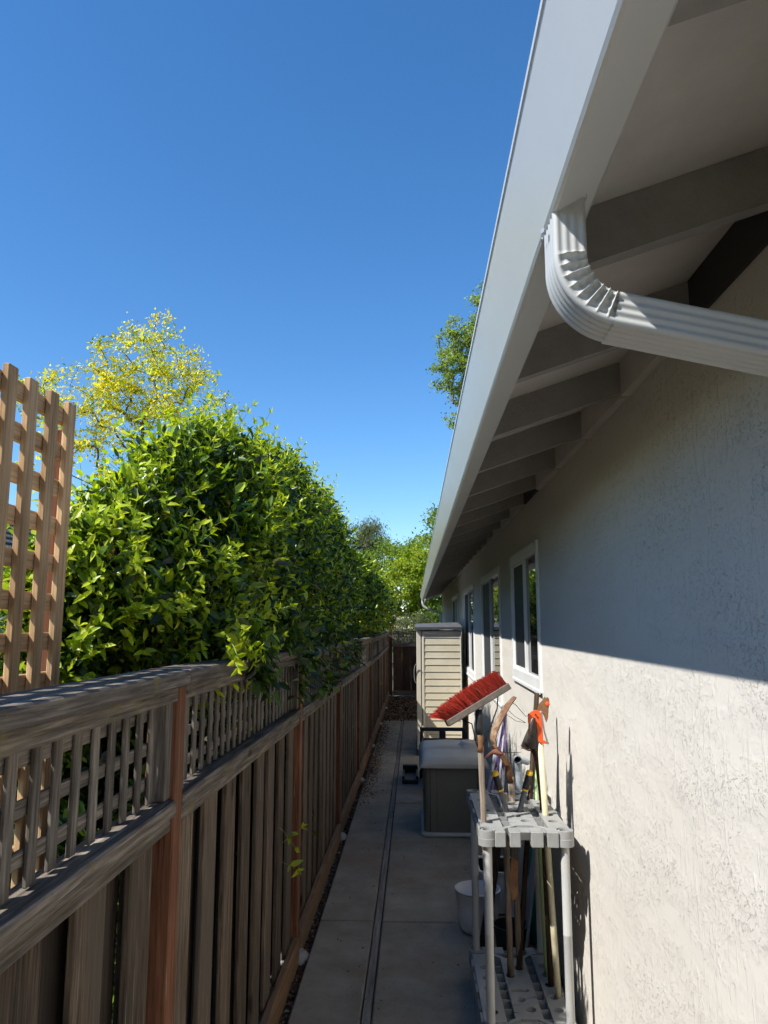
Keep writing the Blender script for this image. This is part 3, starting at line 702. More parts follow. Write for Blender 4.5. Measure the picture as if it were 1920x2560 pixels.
for x in (0.125, 0.535): MB().box(x, x + .006, by0 - .0085, by0 + .01, .05, .575).out('panel_groove', 'black_plastic', db)
MB().box(0.185, 0.20, by0 - .012, by0 + .01, .05, .57, .003).out('panel_rib', 'box_body', db)
# lid: curved sheet with a step and a moulded hinge bulge
nu, nv = 34, 46; v = []; f = []
def lidz(u, t):
    z = 0.655 + 0.012 * math.sin(PI * u)
    e = min(u, 1 - u, ) * 0.6; ey = min(t, 1 - t) * 0.95
    z -= 0.055 * math.exp(-(ey / .022)) + 0.05 * math.exp(-(e / .016))
    if t > 0.48: z += 0.02 * min(1, (t - .48) / .03)
    b = math.hypot((u - .80) / .17, (t - .62) / .17); 
    z += 0.034 * max(0, min(1, (1.0 - b) * 4)) if t > .3 else 0
    z += 0.003 * mnoise.noise(Vector((u * 5, t * 6, 2)))
    return z
for j in range(nv + 1):
    for i in range(nu + 1):
        u = i / nu; t = j / nv; u2 = 0.5 - 0.5 * math.cos(PI * u) if False else u
        v.append((bx0 - .04 + (bx1 - bx0 + .08) * u2, by0 - .045 + (by1 - by0 + .09) * t, lidz(u, t)))
for j in range(nv):
    for i in range(nu): a = j * (nu + 1) + i; f.append((a, a + 1, a + nu + 2, a + nu + 1))
rim = [i for i in range(nu + 1)] + [j * (nu + 1) + nu for j in range(1, nv + 1)] + [nv * (nu + 1) + i for i in range(nu - 1, -1, -1)] + [j * (nu + 1) for j in range(nv - 1, 0, -1)]
k = len(v); v += [(v[i][0], v[i][1], 0.578) for i in rim]; m = len(rim)
for i in range(m): f.append((rim[i], k + i, k + (i + 1) % m, rim[(i + 1) % m]))
f.append(tuple(k + i for i in range(m))); obj('lid', v, f, 'box_lid', db, smooth=False)
bpy.data.objects[-1 if False else 'lid'].data.polygons.foreach_set('use_smooth', [True] * (nu * nv) + [False] * (m + 1))

# ================================================================== TOOL RACK
rk = thing('tool_rack', 'grey plastic tool rack on four legs beside the stucco wall', 'tool rack', (0.477, 3.78, 0))
def plate(x0, x1, y0, y1, holes, zt, th, seg=20):
    """plank with round holes: top sheet, hole walls, outer skirt"""
    mb = MB(); hs = sorted(holes, key=lambda q: q[1]); y = y0
    def quad(a, b): 
        if b - a > 1e-5: mb.add([(x0, a, zt), (x1, a, zt), (x1, b, zt), (x0, b, zt)], [(0, 1, 2, 3)])
    for cx, cy, r, ln in hs:
        ya, yb = cy - r - .006, cy + r + .006
        quad(y, ya); y = yb; inn = []; out = []; low = []
        for k in range(seg):
            t = 2 * PI * k / seg; c, s_ = math.cos(t), math.sin(t)
            px = cx + (ln if c > 0 else -ln) * (1 if abs(c) > 1e-9 else 0) + r * c; py = cy + r * s_
            inn.append((px, py, zt)); low.append((px, py, zt - th * .95))
            kx = ((x1 - cx) if c > 0 else (x0 - cx)) / c if abs(c) > 1e-9 else 1e9
            ky = ((yb - cy) if s_ > 0 else (ya - cy)) / s_ if abs(s_) > 1e-9 else 1e9
            q = min(kx, ky); out.append((cx + q * c, cy + q * s_, zt))
        n0 = len(mb.v); mb.v += inn + out + low
        for k in range(seg):
            k2 = (k + 1) % seg
            mb.f.append((n0 + k, n0 + seg + k, n0 + seg + k2, n0 + k2)); mb.f.append((n0 + k2, n0 + 2 * seg + k2, n0 + 2 * seg + k, n0 + k))
        for ccx, ccy in ((x0, ya), (x1, ya), (x1, yb), (x0, yb)):   # close the corners
            best = sorted(range(seg), key=lambda k: (out[k][0] - ccx) ** 2 + (out[k][1] - ccy) ** 2)[:2]
            a, b = min(best), max(best)
            if b - a > 1: a, b = b, a
            mb.add([out[a], (ccx, ccy, zt), out[b]], [(0, 1, 2)])
    quad(y, y1)
    mb.add([(x0, y0, zt), (x1, y0, zt), (x1, y1, zt), (x0, y1, zt), (x0, y0, zt - th), (x1, y0, zt - th), (x1, y1, zt - th), (x0, y1, zt - th)], [(0, 4, 5, 1), (1, 5, 6, 2), (2, 6, 7, 3), (3, 7, 4, 0)])
    return mb
RX0, RX1, RY0, RY1 = 0.312, 0.645, 3.415, 4.165
def deck(name, zt, th, top):
    hl = [(0.335, y, .022, 0) for y in (3.545, 3.66, 3.76, 3.86, 3.97)]
    hr = [(0.625, y, .022, 0) for y in (3.57, 3.685, 3.80, 3.90, 4.0)]
    hc = [(0.502, 3.57, .024, 0), (0.47, 3.655, .022, 0), (0.475, 3.742, .016, .030), (0.452, 3.885, .022, 0), (0.505, 3.965, .023, 0)]
    d = bpy.data.objects.new(name, None); link(d, rk, (0.477, 3.79, zt))
    plate(0.288, 0.385, 3.46, 4.12, hl, zt, th).out('side_plank', 'rack_grey', d)
    plate(0.425, 0.545, 3.49, 4.08, hc, zt + .001, th).out('centre_plank', 'rack_grey', d)
    plate(0.585, 0.668, 3.46, 4.12, hr, zt, th).out('side_plank', 'rack_grey', d)
    for x0, x1 in ((.386, .424), (.546, .584)):
        for y in np.linspace(3.50, 4.08, 8): MB().box(x0, x1, y - .0018, y + .0018, zt - th * .9, zt - .006).out('rib', 'rack_grey', d)
    # angled braces from the corners and the end aprons
    for ys_, yd, sg in ((3.40, 3.49, 1), (4.18, 4.08, -1)):
        for xa, xb in ((.335, .43), (.625, .54)):
            dx = .012 if xa < xb else -.012
            v = [(xa - dx, ys_, zt), (xa + dx, ys_, zt), (xb + dx * 1.5, yd, zt), (xb - dx, yd, zt)]; v = v + [(a, b, zt - th) for a, b, c in v]
            obj('corner_brace', v, [(0, 1, 2, 3), (0, 4, 5, 1), (1, 5, 6, 2), (2, 6, 7, 3), (3, 7, 4, 0)], 'rack_grey', d)
        ap = MB(); q = ys_ - .022 * sg
        for a, b in ((.342, .388), (.405, .452), (.498, .550), (.566, .615)):
            ap.box(a, b, min(q, q + .075 * sg), max(q, q + .075 * sg), zt - .062, zt + .002, .003)
        ap.box(.453, .497, ys_ + .02 * sg - .006, ys_ + .02 * sg + .006, zt - .04, zt - .012, .002)
        ap.out('end_apron', 'rack_grey', d)
        v = [(.40, ys_ - .004, zt - .004), (.57, ys_ - .004, zt - .004), (.535, ys_ + .075 * sg, zt - .004), (.435, ys_ + .075 * sg, zt - .004), (.43, ys_ + .012 * sg, zt - .04), (.54, ys_ + .012 * sg, zt - .04), (.525, ys_ + .06 * sg, zt - .04), (.445, ys_ + .06 * sg, zt - .04)]
        obj('trough', v, [(0, 1, 5, 4), (1, 2, 6, 5), (2, 3, 7, 6), (3, 0, 4, 7), (4, 5, 6, 7)], 'rack_grey', d)
    for x in (RX0, RX1):
        for y in (RY0, RY1):
            vv, ff = lathe([(.040, -.064), (.0405, -.034), (.039, -.033), (.038, 0), (.034, 0.001), (.034, -.006), (.026, -.006), (.026, -.001), (.022, -.001), (.022, -.03), (.0, -.03)], 28)
            obj('corner_socket', vv, ff, 'rack_grey', d, (x, y, zt + .004), smooth=False)
    # stepped edge mouldings along the long sides
    for x0, x1 in ((.276, .2875), (.6685, .680)):
        for k in range(5): MB().box(x0, x1, 3.47 + k * .13, 3.55 + k * .13, zt - th, zt - .004 - .008 * (k % 2), .002).out('edge_moulding', 'rack_grey', d)
    return d
deck('top_deck', .93, .05, True); deck('bottom_deck', .14, .128, False)
for x in (RX0, RX1):
    for y in (RY0, RY1):
        vv, ff = lathe([(.0185, .05), (.0185, .505), (.0195, .507), (.0195, .513), (.0190, .515), (.0190, .88)], 20)
        obj('leg', vv, ff, 'rack_leg', rk, (x, y, 0), smooth=False)
        vv, ff = lathe([(.034, 0), (.034, .076)], 20, cap=True); obj('foot', vv, ff, 'rack_grey', rk, (x, y, 0))
for o in rk.children_recursive:
    if o.name.startswith('leg'): o.data.polygons.foreach_set('use_smooth', [True] * len(o.data.polygons))

# ================================================================== TOOLS IN THE RACK
def pole(name, pts, rad, mat, parent, n=10):
    L = (Vector(pts[-1]) - Vector(pts[0]))
    if len(pts) == 2:     # straight: local Z along its length so wood grain follows it
        vv, ff = tubevf([(0, 0, t * L.length) for t in (0, .3, .6, 1)], rad, n)
        o = obj(name, vv, ff, mat, parent, pts[0], tuple(L.to_track_quat('Z', 'Y').to_euler()), smooth=False)
    else:
        o = MB().tube(pts, rad, n).out(name, mat, parent)
    o.data.polygons.foreach_set('use_smooth', [len(p.vertices) == 4 for p in o.data.polygons]); return o
# --- push broom
br = thing('push_broom', 'push broom with red bristles held head up in the rack', 'broom', (0.318, 3.545, .08))
pole('handle', [(0.332, 3.545, 0.10), (0.297, 3.55, 1.40)], 0.0135, 'handle_grey', br)
pole('ferrule', [(0.2995, 3.55, 1.315), (0.2965, 3.55, 1.425)], 0.0175, 'grip_black', br)
pole('lower_collar', [(0.302, 3.55, 1.235), (0.2995, 3.55, 1.315)], 0.0158, 'rust', br)
bd = Vector((0.276, 0.05, 0.156)).normalized(); bc = Vector((0.292, 3.555, 1.449)); bn = Vector((-0.49, 0.02, 0.87)); bn = (bn - bd * bn.dot(bd)).normalized(); bs_ = bd.cross(bn)
HL = 0.172
rings = []
for t, k in ((-1, .55), (-.97, .85), (-.9, 1), (.9, 1), (.97, .85), (1, .55)):
    ring = []
    for a, b in ((-.030, -.013), (-.027, -.017), (.027, -.017), (.030, -.013), (.030, .010), (.027, .013), (-.027, .013), (-.030, .010)):
        ring.append(bc + bd * (HL * t) + bs_ * (a * (.75 + .25 * k)) + bn * (b * (.8 + .2 * k)))
    rings.append(ring)
v, f = loft(rings); obj('block', v, f, 'block_wood', br)
V = []; cols = []; idx = []; tot = []
for i in range(36):
    for j in range(5):
        t = -.96 + 1.92 * (i + .5 * (j % 2) + random.uniform(-.15, .15)) / 35.5; s_ = -.024 + .048 * j / 4
        p0 = bc + bd * (HL * t) + bs_ * s_ + bn * .012
        spl = -0.28 - 0.95 * max(0, -t - .15) ** 1.2 + 0.06 * max(0, t)
        tl = random.gauss(0, .07); tb = random.gauss(0, .06); tone = random.uniform(.6, 1.15)
        for rep_ in range(9):
            d = (bn + bd * (spl + tl + random.gauss(0, .075)) + bs_ * (s_ * 8 + tb + random.gauss(0, .075))).normalized()
            ln = .082 * random.uniform(.85, 1.05); q0 = p0 + bd * random.gauss(0, .001) + bs_ * random.gauss(0, .001)
            p1 = q0 + d * (ln * .55); p2 = p1 + (d + bd * (spl * .25 + random.gauss(0, .06)) + bs_ * random.gauss(0, .06)).normalized() * (ln * .45)
            e = d.orthogonal().normalized(); e2 = d.cross(e); q = len(V)
            for pp, rr in ((q0, .0011), (p1, .0010), (p2, .0008)):
                for k in range(3): an_ = 2 * PI * k / 3; V.append(tuple(pp + (e * math.cos(an_) + e2 * math.sin(an_)) * rr))
            c = tone * random.uniform(.75, 1.2)
            cols += [(0.62 * c * f_, 0.06 * c * f_, 0.035 * c * f_) for f_ in (.8, .8, .8, 1, 1, 1, 1.1, 1.1, 1.1)]
            for r_ in (0, 3):
                for k in range(3): k2 = (k + 1) % 3; idx += [q + r_ + k, q + r_ + k2, q + r_ + 3 + k2, q + r_ + 3 + k]; tot.append(4)
o = bpy.data.objects.new('bristles', npmesh('bristles', np.array(V), np.array(tot), np.array(idx), 'bristle_red', np.array(cols))); link(o, br); o['kind'] = 'stuff'
for sgn in (-.45, .45):
    pole('brace_wire', [tuple(bc + bd * (HL * sgn * 1.35) - bn * .014), tuple(bc + bd * (HL * sgn * .9) - bn * .06 + Vector((0, -.012, 0))), (0.299 + .016 * (1 if sgn > 0 else -1), 3.54, 1.268)], .003, 'steel_dark', br, 6)
pole('brace_clamp', [(0.284, 3.548, 1.262), (0.317, 3.548, 1.268)], .007, 'steel_dark', br, 8)
# --- rusty scoop shovel
ss = thing('scoop_shovel', 'rusty narrow shovel with paint-worn curled blade and grey wooden handle', 'shovel', (0.49, 3.96, .08))
pole('handle', [(0.512, 3.975, 0.10), (0.487, 3.955, 1.05)], .0165, 'handle_grey', ss)
pole('socket', [(0.487, 3.955, 1.02), (0.474, 3.952, 1.10), (0.45, 3.95, 1.145), (0.42, 3.95, 1.18), (0.400, 3.95, 1.205)], [.018, .017, .0145, .012, .012], 'rust', ss)
sp = [((0.398, 1.195), .018), ((0.385, 1.232), .034), ((0.396, 1.28), .036), ((0.428, 1.345), .034), ((0.465, 1.405), .030), ((0.500, 1.445), .024), ((0.507, 1.452), .014)]
v = []; f = []; m = 9
for i, ((x, z), hw_) in enumerate(sp):
    x2, z2 = sp[min(i + 1, len(sp) - 1)][0]; x1, z1 = sp[max(i - 1, 0)][0]
    d = Vector((x2 - x1, 0, z2 - z1)).normalized(); nrm = Vector((d.z, 0, -d.x))
    for k in range(m):
        u = -1 + 2 * k / (m - 1)
        v.append(Vector((x + .008, 3.95, z)) + Vector((0.35, -.94, 0)) * (u * hw_) + nrm * (hw_ * .42 * (1 - u * u) * 0.9 + .006) * 1.0)
for i in range(len(sp) - 1):
    for k in range(m - 1): f.append((i * m + k, i * m + k + 1, (i + 1) * m + k + 1, (i + 1) * m + k))
k0 = len(v); v += [q + Vector((-.002, -.001, .001)) for q in v[:k0]]; f += [tuple(k0 + i for i in q[::-1]) for q in f]
obj('blade', v, f, 'rust_worn', ss, smooth=True)
# --- dry leaf on a twig caught in the shovel neck
dl = thing('dried_leaf', 'curled reddish dried leaf on a twig caught on the rusty shovel neck', 'leaf', (0.45, 3.90, 1.16))
v = []; f = []
for i in range(9):
    t = i / 8; wd = .020 * math.sin(PI * min(1, t * .93 + .07)) ** .8
    c = Vector((0.352 + .10 * t, 3.895, 1.150 + .028 * t + .010 * math.sin(t * 5)))
    for k in range(5):
        u = -1 + k / 2; v.append(c + Vector((.15 * u * wd, -.6 * u * wd, .75 * u * wd)) + Vector((0, .6, .4)) * (abs(u) ** 1.5 * wd * .8) + Vector((0, 0, .004 * math.sin(9 * t + 3 * u))))
for i in range(8):
    for k in range(4): f.append((i * 5 + k, i * 5 + k + 1, i * 5 + k + 6, i * 5 + k + 5))
obj('blade', v, f, 'dry_leaf', dl, smooth=True)
MB().tube([(0.43, 3.898, 1.172), (0.48, 3.91, 1.176), (0.515, 3.92, 1.172), (0.538, 3.93, 1.173)], [.0025, .002, .0015, .001], 6).tube([(0.505, 3.917, 1.173), (0.522, 3.925, 1.168)], .001, 5).out('stem', 'handle_brown', dl)
# --- lopper, handles up
lp = thing('lopper', 'lopper standing handles up with black grips and yellow end caps', 'lopper', (0.467, 3.74, .5))
for x0, x1, z1 in ((0.437, 0.379, 1.117), (0.496, 0.545, 1.121)):
    h = bpy.data.objects.new('handle_arm', None); link(h, lp, (x0, 3.74, .9))
    dv = Vector((x1 - x0, -.035, z1 - .93)).normalized(); top = Vector((x1, 3.70, z1))
    pole('tube', [tuple(top - dv * .30), tuple(top - dv * .082)], .0125, 'tube_grey', h, 14)
    pole('grip', [tuple(top - dv * .084), tuple(top - dv * .012)], .0155, 'grip_black', h, 16)
    pole('grip_ring', [tuple(top - dv * .092), tuple(top - dv * .083)], .0158, 'yellow_plastic', h, 16)
    vv, ff = lathe([(.0162, 0), (.0168, .006), (.0155, .016), (.010, .020), (0, .021)], 18)
    obj('end_cap', vv, ff, 'yellow_plastic', h, tuple(top - dv * .014), tuple(dv.to_track_quat('Z', 'Y').to_euler()), smooth=True)
MB().box(.452, .486, 3.752, 3.76, .70, .86, .003).out('pivot_plate', 'steel_dark', lp)
v = [(0.455, 3.75, .72), (0.44, 3.75, .60), (0.455, 3.75, .52), (0.478, 3.75, .55), (0.486, 3.75, .70)]; v += [(a, 3.756, c) for a, b, c in v]
obj('cutting_blade', v, [(0, 1, 2, 3, 4), (9, 8, 7, 6, 5), (0, 5, 6, 1), (1, 6, 7, 2), (2, 7, 8, 3), (3, 8, 9, 4), (4, 9, 5, 0)], 'rust', lp)
# --- dark spade
spd = thing('digging_spade', 'dark rusty spade with pointed blade upward in front of the orange bracket', 'spade', (0.61, 3.77, .08))
pole('handle', [(0.632, 3.80, 0.10), (0.615, 3.78, 0.97), (0.600, 3.78, 1.15), (0.590, 3.78, 1.195), (0.575, 3.78, 1.222)], [.014, .015, .0165, .017, .017], 'handle_brown', spd, 12)
rows = [(1.216, .520, .604), (1.240, .522, .602), (1.262, .531, .600), (1.30, .549, .598), (1.335, .567, .596), (1.355, .576, .592), (1.366, .582, .588)]
v = []; f = []
for z, a, b in rows:
    for k in range(7): u = k / 6; v.append((a + (b - a) * u, 3.772 - .018 * (1 - (2 * u - 1) ** 2) * (b - a) / .08, z))
for i in range(len(rows) - 1):
    for k in range(6): f.append((i * 7 + k, i * 7 + k + 1, i * 7 + k + 8, i * 7 + k + 7))
k0 = len(v); v += [(a, b + .004, c) for a, b, c in v]; f += [tuple(k0 + i for i in q[::-1]) for q in f]
obj('blade', v, f, 'steel_dark', spd, smooth=True)
MB().tube([(0.519, 3.768, 1.236), (0.523, 3.765, 1.222), (0.548, 3.762, 1.211), (0.566, 3.764, 1.208)], .004, 8).tube([(0.585, 3.766, 1.208), (0.603, 3.766, 1.226)], .005, 8).out('foot_tread', 'rust', spd)
# --- pole pruner
pr_ = thing('pole_pruner', 'pole pruner with cream pole, orange bracket and rusty cutting head', 'pole pruner', (0.61, 3.68, .08))
pole('pole', [(0.648, 3.70, 0.10), (0.594, 3.675, 1.30)], .0145, 'pole_cream', pr_, 14)
def extr(name, pts, y0, y1, mat, par, bev=0):
    m = len(pts); v = [(a, y0, c) for a, c in pts] + [(a, y1, c) for a, c in pts]
    f = [tuple(range(m)), tuple(range(2 * m - 1, m - 1, -1))] + [(i, i + m, (i + 1) % m + m, (i + 1) % m) for i in range(m)]
    return obj(name, v, f, mat, par)
br2 = extr('bracket', [(0.540, 1.350), (0.541, 1.392), (0.560, 1.405), (0.578, 1.411), (0.592, 1.408), (0.601, 1.395), (0.605, 1.350), (0.607, 1.300), (0.6065, 1.272), (0.616, 1.270), (0.626, 1.263), (0.620, 1.256), (0.600, 1.260), (0.583, 1.267), (0.581, 1.310), (0.578, 1.352), (0.572, 1.375), (0.562, 1.379), (0.553, 1.370), (0.549, 1.350)], 3.655, 3.678, 'orange_plastic', pr_)
for x, z in ((0.574, 1.391), (0.583, 1.379)): MB().tube([(x, 3.652, z), (x, 3.656, z)], .004, 10).out('bolt', 'steel_dark', br2)
MB().tube([(0.602, 3.652, 1.405), (0.606, 3.650, 1.36), (0.612, 3.650, 1.315), (0.620, 3.650, 1.285), (0.626, 3.650, 1.262)], .0038, 8).tube([(0.6255, 3.644, 1.262), (0.6255, 3.656, 1.262)], .006, 12).out('lever', 'steel_grey', pr_)
extr('cutting_head', [(0.590, 1.400), (0.600, 1.435), (0.615, 1.450), (0.628, 1.470), (0.634, 1.462), (0.641, 1.468), (0.648, 1.462), (0.650, 1.438), (0.645, 1.420), (0.641, 1.370), (0.632, 1.350), (0.622, 1.380), (0.610, 1.405)], 3.70, 3.714, 'rust', pr_)
vv, ff = lathe([(.011, 0), (.010, .006), (.005, .008), (0, .008)], 16); obj('pivot_bolt', [(a, -c, b) for a, b, c in vv], ff, 'orange_plastic', pr_, (0.640, 3.699, 1.437))
extr('saw_blade', [(0.541, 1.352), (0.549, 1.352), (0.546, 1.31), (0.540, 1.285), (0.538, 1.31)], 3.664, 3.668, 'rust', pr_)
# --- plain handles
def single(name, label, cat, pts, r, mat): 
    o = pole(name, pts, r, mat, None); tag(o, label, cat); return o
single('long_handle', 'long dark wooden tool handle leaning behind the orange bracket', 'handle', [(0.500, 3.96, 0.10), (0.645, 4.04, 1.458)], .0135, 'handle_brown')
single('green_pole', 'pale green pole beside the dark spade handle', 'pole', [(0.63, 3.90, .10), (0.622, 4.03, 1.127)], .0105, 'pole_green')
single('red_pole', 'dark red pole seen low between cream pole and rack leg', 'pole', [(0.640, 3.80, .10), (0.632, 3.87, 0.9)], .014, 'pole_red')
single('wooden_pole', 'plain grey wooden pole through the middle of the rack', 'pole', [(0.455, 3.885, .10), (0.442, 3.87, 0.985)], .0155, 'handle_grey')
# --- things behind the rack
pv = MB().tube([(0.583, 4.40, 1.052), (0.588, 4.46, 1.050), (0.60, 4.52, 1.03), (0.606, 4.545, .97), (0.606, 4.55, .90), (0.61, 4.55, .01)], .021, 16, False).tube([(0.583, 4.401, 1.052), (0.588, 4.46, 1.05)], .017, 16, False).tube([(0.60, 4.50, 1.04), (0.66, 4.53, 1.02)], .019, 14).out('bent_pipe', 'pvc_grey')
tag(pv, 'bent grey plastic pipe standing open end up behind the rack', 'pipe')
bu = thing('cloth_bundle', 'purple and white striped cloth bundle hanging below the window behind the rack', 'cloth', (0.52, 4.9, .75))
for k in range(17):
    u = k / 16; a = rng.uniform(-.012, .012)
    P0 = Vector((0.575 + a, 4.86 + .03 * math.sin(k * 2.1), 1.305)); P1 = Vector((0.545 + (u - .5) * .055, 4.87 + .035 * math.sin(k * 2.4), 1.09)); P2 = Vector((0.495 + (u - .5) * .105, 4.87 + .04 * math.sin(k * 1.7), .75 + .02 * math.sin(k)))
    pts = [P0.lerp(P1, t / 4) for t in range(4)] + [P1.lerp(P2, t / 5) for t in range(6)]
    MB().tube(pts, [.004] + [.0055] * 5 + [.0065] * 4, 6).out('strand', 'purple_cloth' if k % 2 else 'white_cloth', bu)
MB().tube([(0.575, 4.86, 1.30), (0.60, 4.86, 1.335), (0.64, 4.86, 1.31), (0.70, 4.86, 1.24), (0.757, 4.86, 1.25)], .002, 6).tube([(0.58, 4.86, 1.29), (0.63, 4.86, 1.24), (0.70, 4.86, 1.20)], .0015, 6).tube([(0.58, 4.86, 1.25), (0.64, 4.86, 1.21), (0.70, 4.86, 1.20)], .0015, 6).out('hanging_wire', 'steel_dark', bu)
tb = thing('teal_bottle', 'teal plastic bottle with white cap near the wall behind the rack', 'bottle', (0.70, 4.62, .0))
vv, ff = lathe([(0, 0.0), (.045, 0.002), (.048, .02), (.048, .80), (.04, .86), (.022, .90), (.02, .93), (0, .931)], 20); obj('body', vv, ff, 'teal_plastic', tb, (0.70, 4.62, 0), smooth=True)
vv, ff = lathe([(.024, .928), (.024, .958), (.018, .965), (0, .966)], 16); obj('cap', vv, ff, 'bucket_white', tb, (0.70, 4.62, 0), smooth=True)
# white pot
bk = thing('white_pot', 'round white plastic pot on the path behind the rack legs', 'pot', (0.372, 4.785, 0))
vv, ff = lathe([(0, .002), (.088, .002), (.098, .010), (.112, .035), (.128, .13), (.134, .232), (.1375, .234), (.139, .228), (.138, .240), (.131, .241), (.124, .13), (.106, .04), (.09, .02), (0, .018)], 40)
obj('shell', vv, ff, 'bucket_white', bk, (0.372, 4.785, 0), smooth=True)
tb2 = thing('grey_tub', 'shallow pale tub with dark inside behind the white pot', 'tub', (0.50, 5.12, 0))
v, f = loft([rrect(0.42, .66, 5.02, 5.30, .05, .01), rrect(0.40, .68, 5.0, 5.32, .05, .25), rrect(0.39, .69, 4.99, 5.33, .05, .252), rrect(0.39, .69, 4.99, 5.33, .05, .265), rrect(0.41, .67, 5.01, 5.31, .05, .262)], True, False); obj('shell', v, f, 'bucket_white', tb2)
v, f = loft([rrect(0.415, .665, 5.015, 5.305, .05, .258), rrect(0.425, .655, 5.025, 5.295, .05, .06)], False, True); obj('liner', v, f, 'black_plastic', tb2)
single('leaning_stake', 'yellow brown wooden stake leaning out of the white pot', 'stake', [(0.40, 4.74, .04), (0.475, 4.95, .56)], .012, 'stake')
bp = board('dark_plank', None, 'handle_brown', .62, .07, .02, (0.425, 4.50, .315), 'Z'); bp.rotation_euler = (0.05, 0.16, 0.5); tag(bp, 'dark brown plank leaning beside the white pot', 'plank')
pn = thing('leaning_sheet', 'dull grey sheet leaning against the wall behind the rack', 'panel', (0.68, 4.35, 0))
v = [(0.57, 4.30, .005), (0.60, 4.62, .005), (0.735, 4.62, .86), (0.715, 4.34, .90)]; n_ = Vector((.012, 0, -.004)); v += [tuple(Vector(q) + n_) for q in v]
obj('sheet', v, [(0, 1, 2, 3), (7, 6, 5, 4), (0, 4, 5, 1), (1, 5, 6, 2), (2, 6, 7, 3), (3, 7, 4, 0)], 'pvc_grey', pn)
MB().box(.60, .612, 4.605, 4.63, 0, .3).out('edge_strip', 'steel_dark', pn)
pt = thing('black_pot', 'black plastic nursery pot on the ground behind the rack', 'pot', (0.52, 4.42, 0))
vv, ff = lathe([(0, .001), (.075, .001), (.095, .16), (.10, .16), (.10, .175), (.094, .175), (.08, .03), (0, .03)], 28); obj('shell', vv, ff, 'black_plastic', pt, (0.525, 4.42, 0), smooth=False)
bm = bmesh.new(); bmesh.ops.create_icosphere(bm, subdivisions=3, radius=1)
for q in bm.verts: q.co *= 1 + .3 * mnoise.noise(q.co * 2.4) + .12 * mnoise.noise(q.co * 7)
bm.verts.index_update(); v = [(q.co.x * .06, q.co.y * .07, q.co.z * .09) for q in bm.verts]; f = [tuple(q.index for q in fc.verts) for fc in bm.faces]; bm.free()
o = obj('crumpled_bag', v, f, 'white_cloth', None, (0.585, 4.66, .075)); tag(o, 'crumpled pale bag on the ground below the grey sheet', 'bag')
o = single('broken_stake', 'thin pale broken stake sticking up at the far fence corner', 'stake', [(-0.62, 19.2, 1.55), (-0.42, 19.3, 2.14)], .022, 'stake')

# ================================================================== HEDGE
hg = thing('clipped_hedge', 'tall dense glossy green hedge rising behind and over the near left fence', 'hedge', (-1.45, 5.5, 0))
hg2 = thing('clipped_hedge', 'farther sunlit hedge section bulging over the fence past the gap', 'hedge', (-1.45, 15, 0))
NEARC, FARC, NEAR2 = (3.45, 1.2, -1), (8.2, .75, 1), (11.6, .8, -1)
TOPY = np.array([2.0, 2.6, 3.2, 4.2, 5.4, 7.0, 9.0, 10.8, 12, 15, 19.2]); TOPZ = np.array([2.30, 2.50, 2.70, 2.90, 3.02, 3.06, 3.02, 2.95, 2.92, 2.88, 2.86])
def hedge_pts(n, y0, y1, cap=None, bulge=0.0):
    """points and outward normals on the hedge hull; cap = (y where the rounding starts, its depth, -1 near end or +1 far end)"""
    if cap:
        ph = np.arcsin(rng.random(n)); k = np.sin(ph); Y = cap[0] + cap[2] * cap[1] * k
    else:
        Y = rng.uniform(y0, y1, n); k = np.zeros(n)
    zt = np.interp(Y, TOPY, TOPZ)
    prof = np.array([(-.80, .05, 0), (-.82, 1.45, 0), (-.70, 1.72, 0), (-.655, 2.15, 0.25), (-.70, 0, -.42), (-.84, 0, -.12), (-1.0, 0, 0), (-1.3, 0, -.34), (-1.58, 0, -.80), (-1.75, 0, -1.2), (-1.82, 1.2, 0), (-1.78, .05, 0)])
    X = prof[:, 0] + np.array([0, 0, .5, 1, .8, .5, .2, 0, 0, 0, 0, 0]) * bulge
    # heights: absolute for the lower points, relative to the crown for the upper ones
    rel = np.array([0, 0, 0, 0, 1, 1, 1, 1, 1, 1, 0, 0])
    Zp = np.where(rel[None] == 1, zt[:, None] + prof[None, :, 2], np.broadcast_to(prof[None, :, 1], (n, len(prof))))
    Zp[:, 3] = np.minimum(2.15, zt - .55)
    wts = np.array([.55, .35, .5, .6, .5, .6, .9, .8, .6, .45, .35]); wts = wts / wts.sum()
    sgm = rng.choice(len(wts), n, p=wts); t = rng.random(n)
    x = X[sgm] + (X[sgm + 1] - X[sgm]) * t; za = Zp[np.arange(n), sgm]; zb = Zp[np.arange(n), sgm + 1]; z = za + (zb - za) * t
    dx = X[sgm + 1] - X[sgm]; dz = zb - za; nn = norm(np.stack([dz, np.zeros(n), -dx], 1))
    c = np.array([-1.24, 1.55]); r = np.sqrt(np.maximum(0, 1 - k ** 2))
    x = c[0] + (x - c[0]) * r; z = c[1] + (z - c[1]) * (0.25 + .75 * r)
    nn[:, 0] *= r; nn[:, 2] *= r; nn[:, 1] = k * (cap[2] if cap else 0); nn = norm(nn)
    P = np.stack([x, Y, z], 1)
    lump = .075 * np.sin(3.7 * Y + 2.2 * z) * np.sin(4.9 * z + 1.3 * x) + .05 * np.sin(8.3 * Y - 5.1 * z + 2 * x) + .03 * np.sin(15 * Y + 11 * z)
    P += nn * lump[:, None]
    return P, nn, lump
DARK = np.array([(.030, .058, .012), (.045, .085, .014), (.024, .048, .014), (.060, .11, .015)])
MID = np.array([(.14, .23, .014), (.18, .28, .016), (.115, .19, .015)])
NEW = np.array([(.37, .47, .018), (.46, .54, .022), (.31, .42, .018), (.52, .57, .03)])
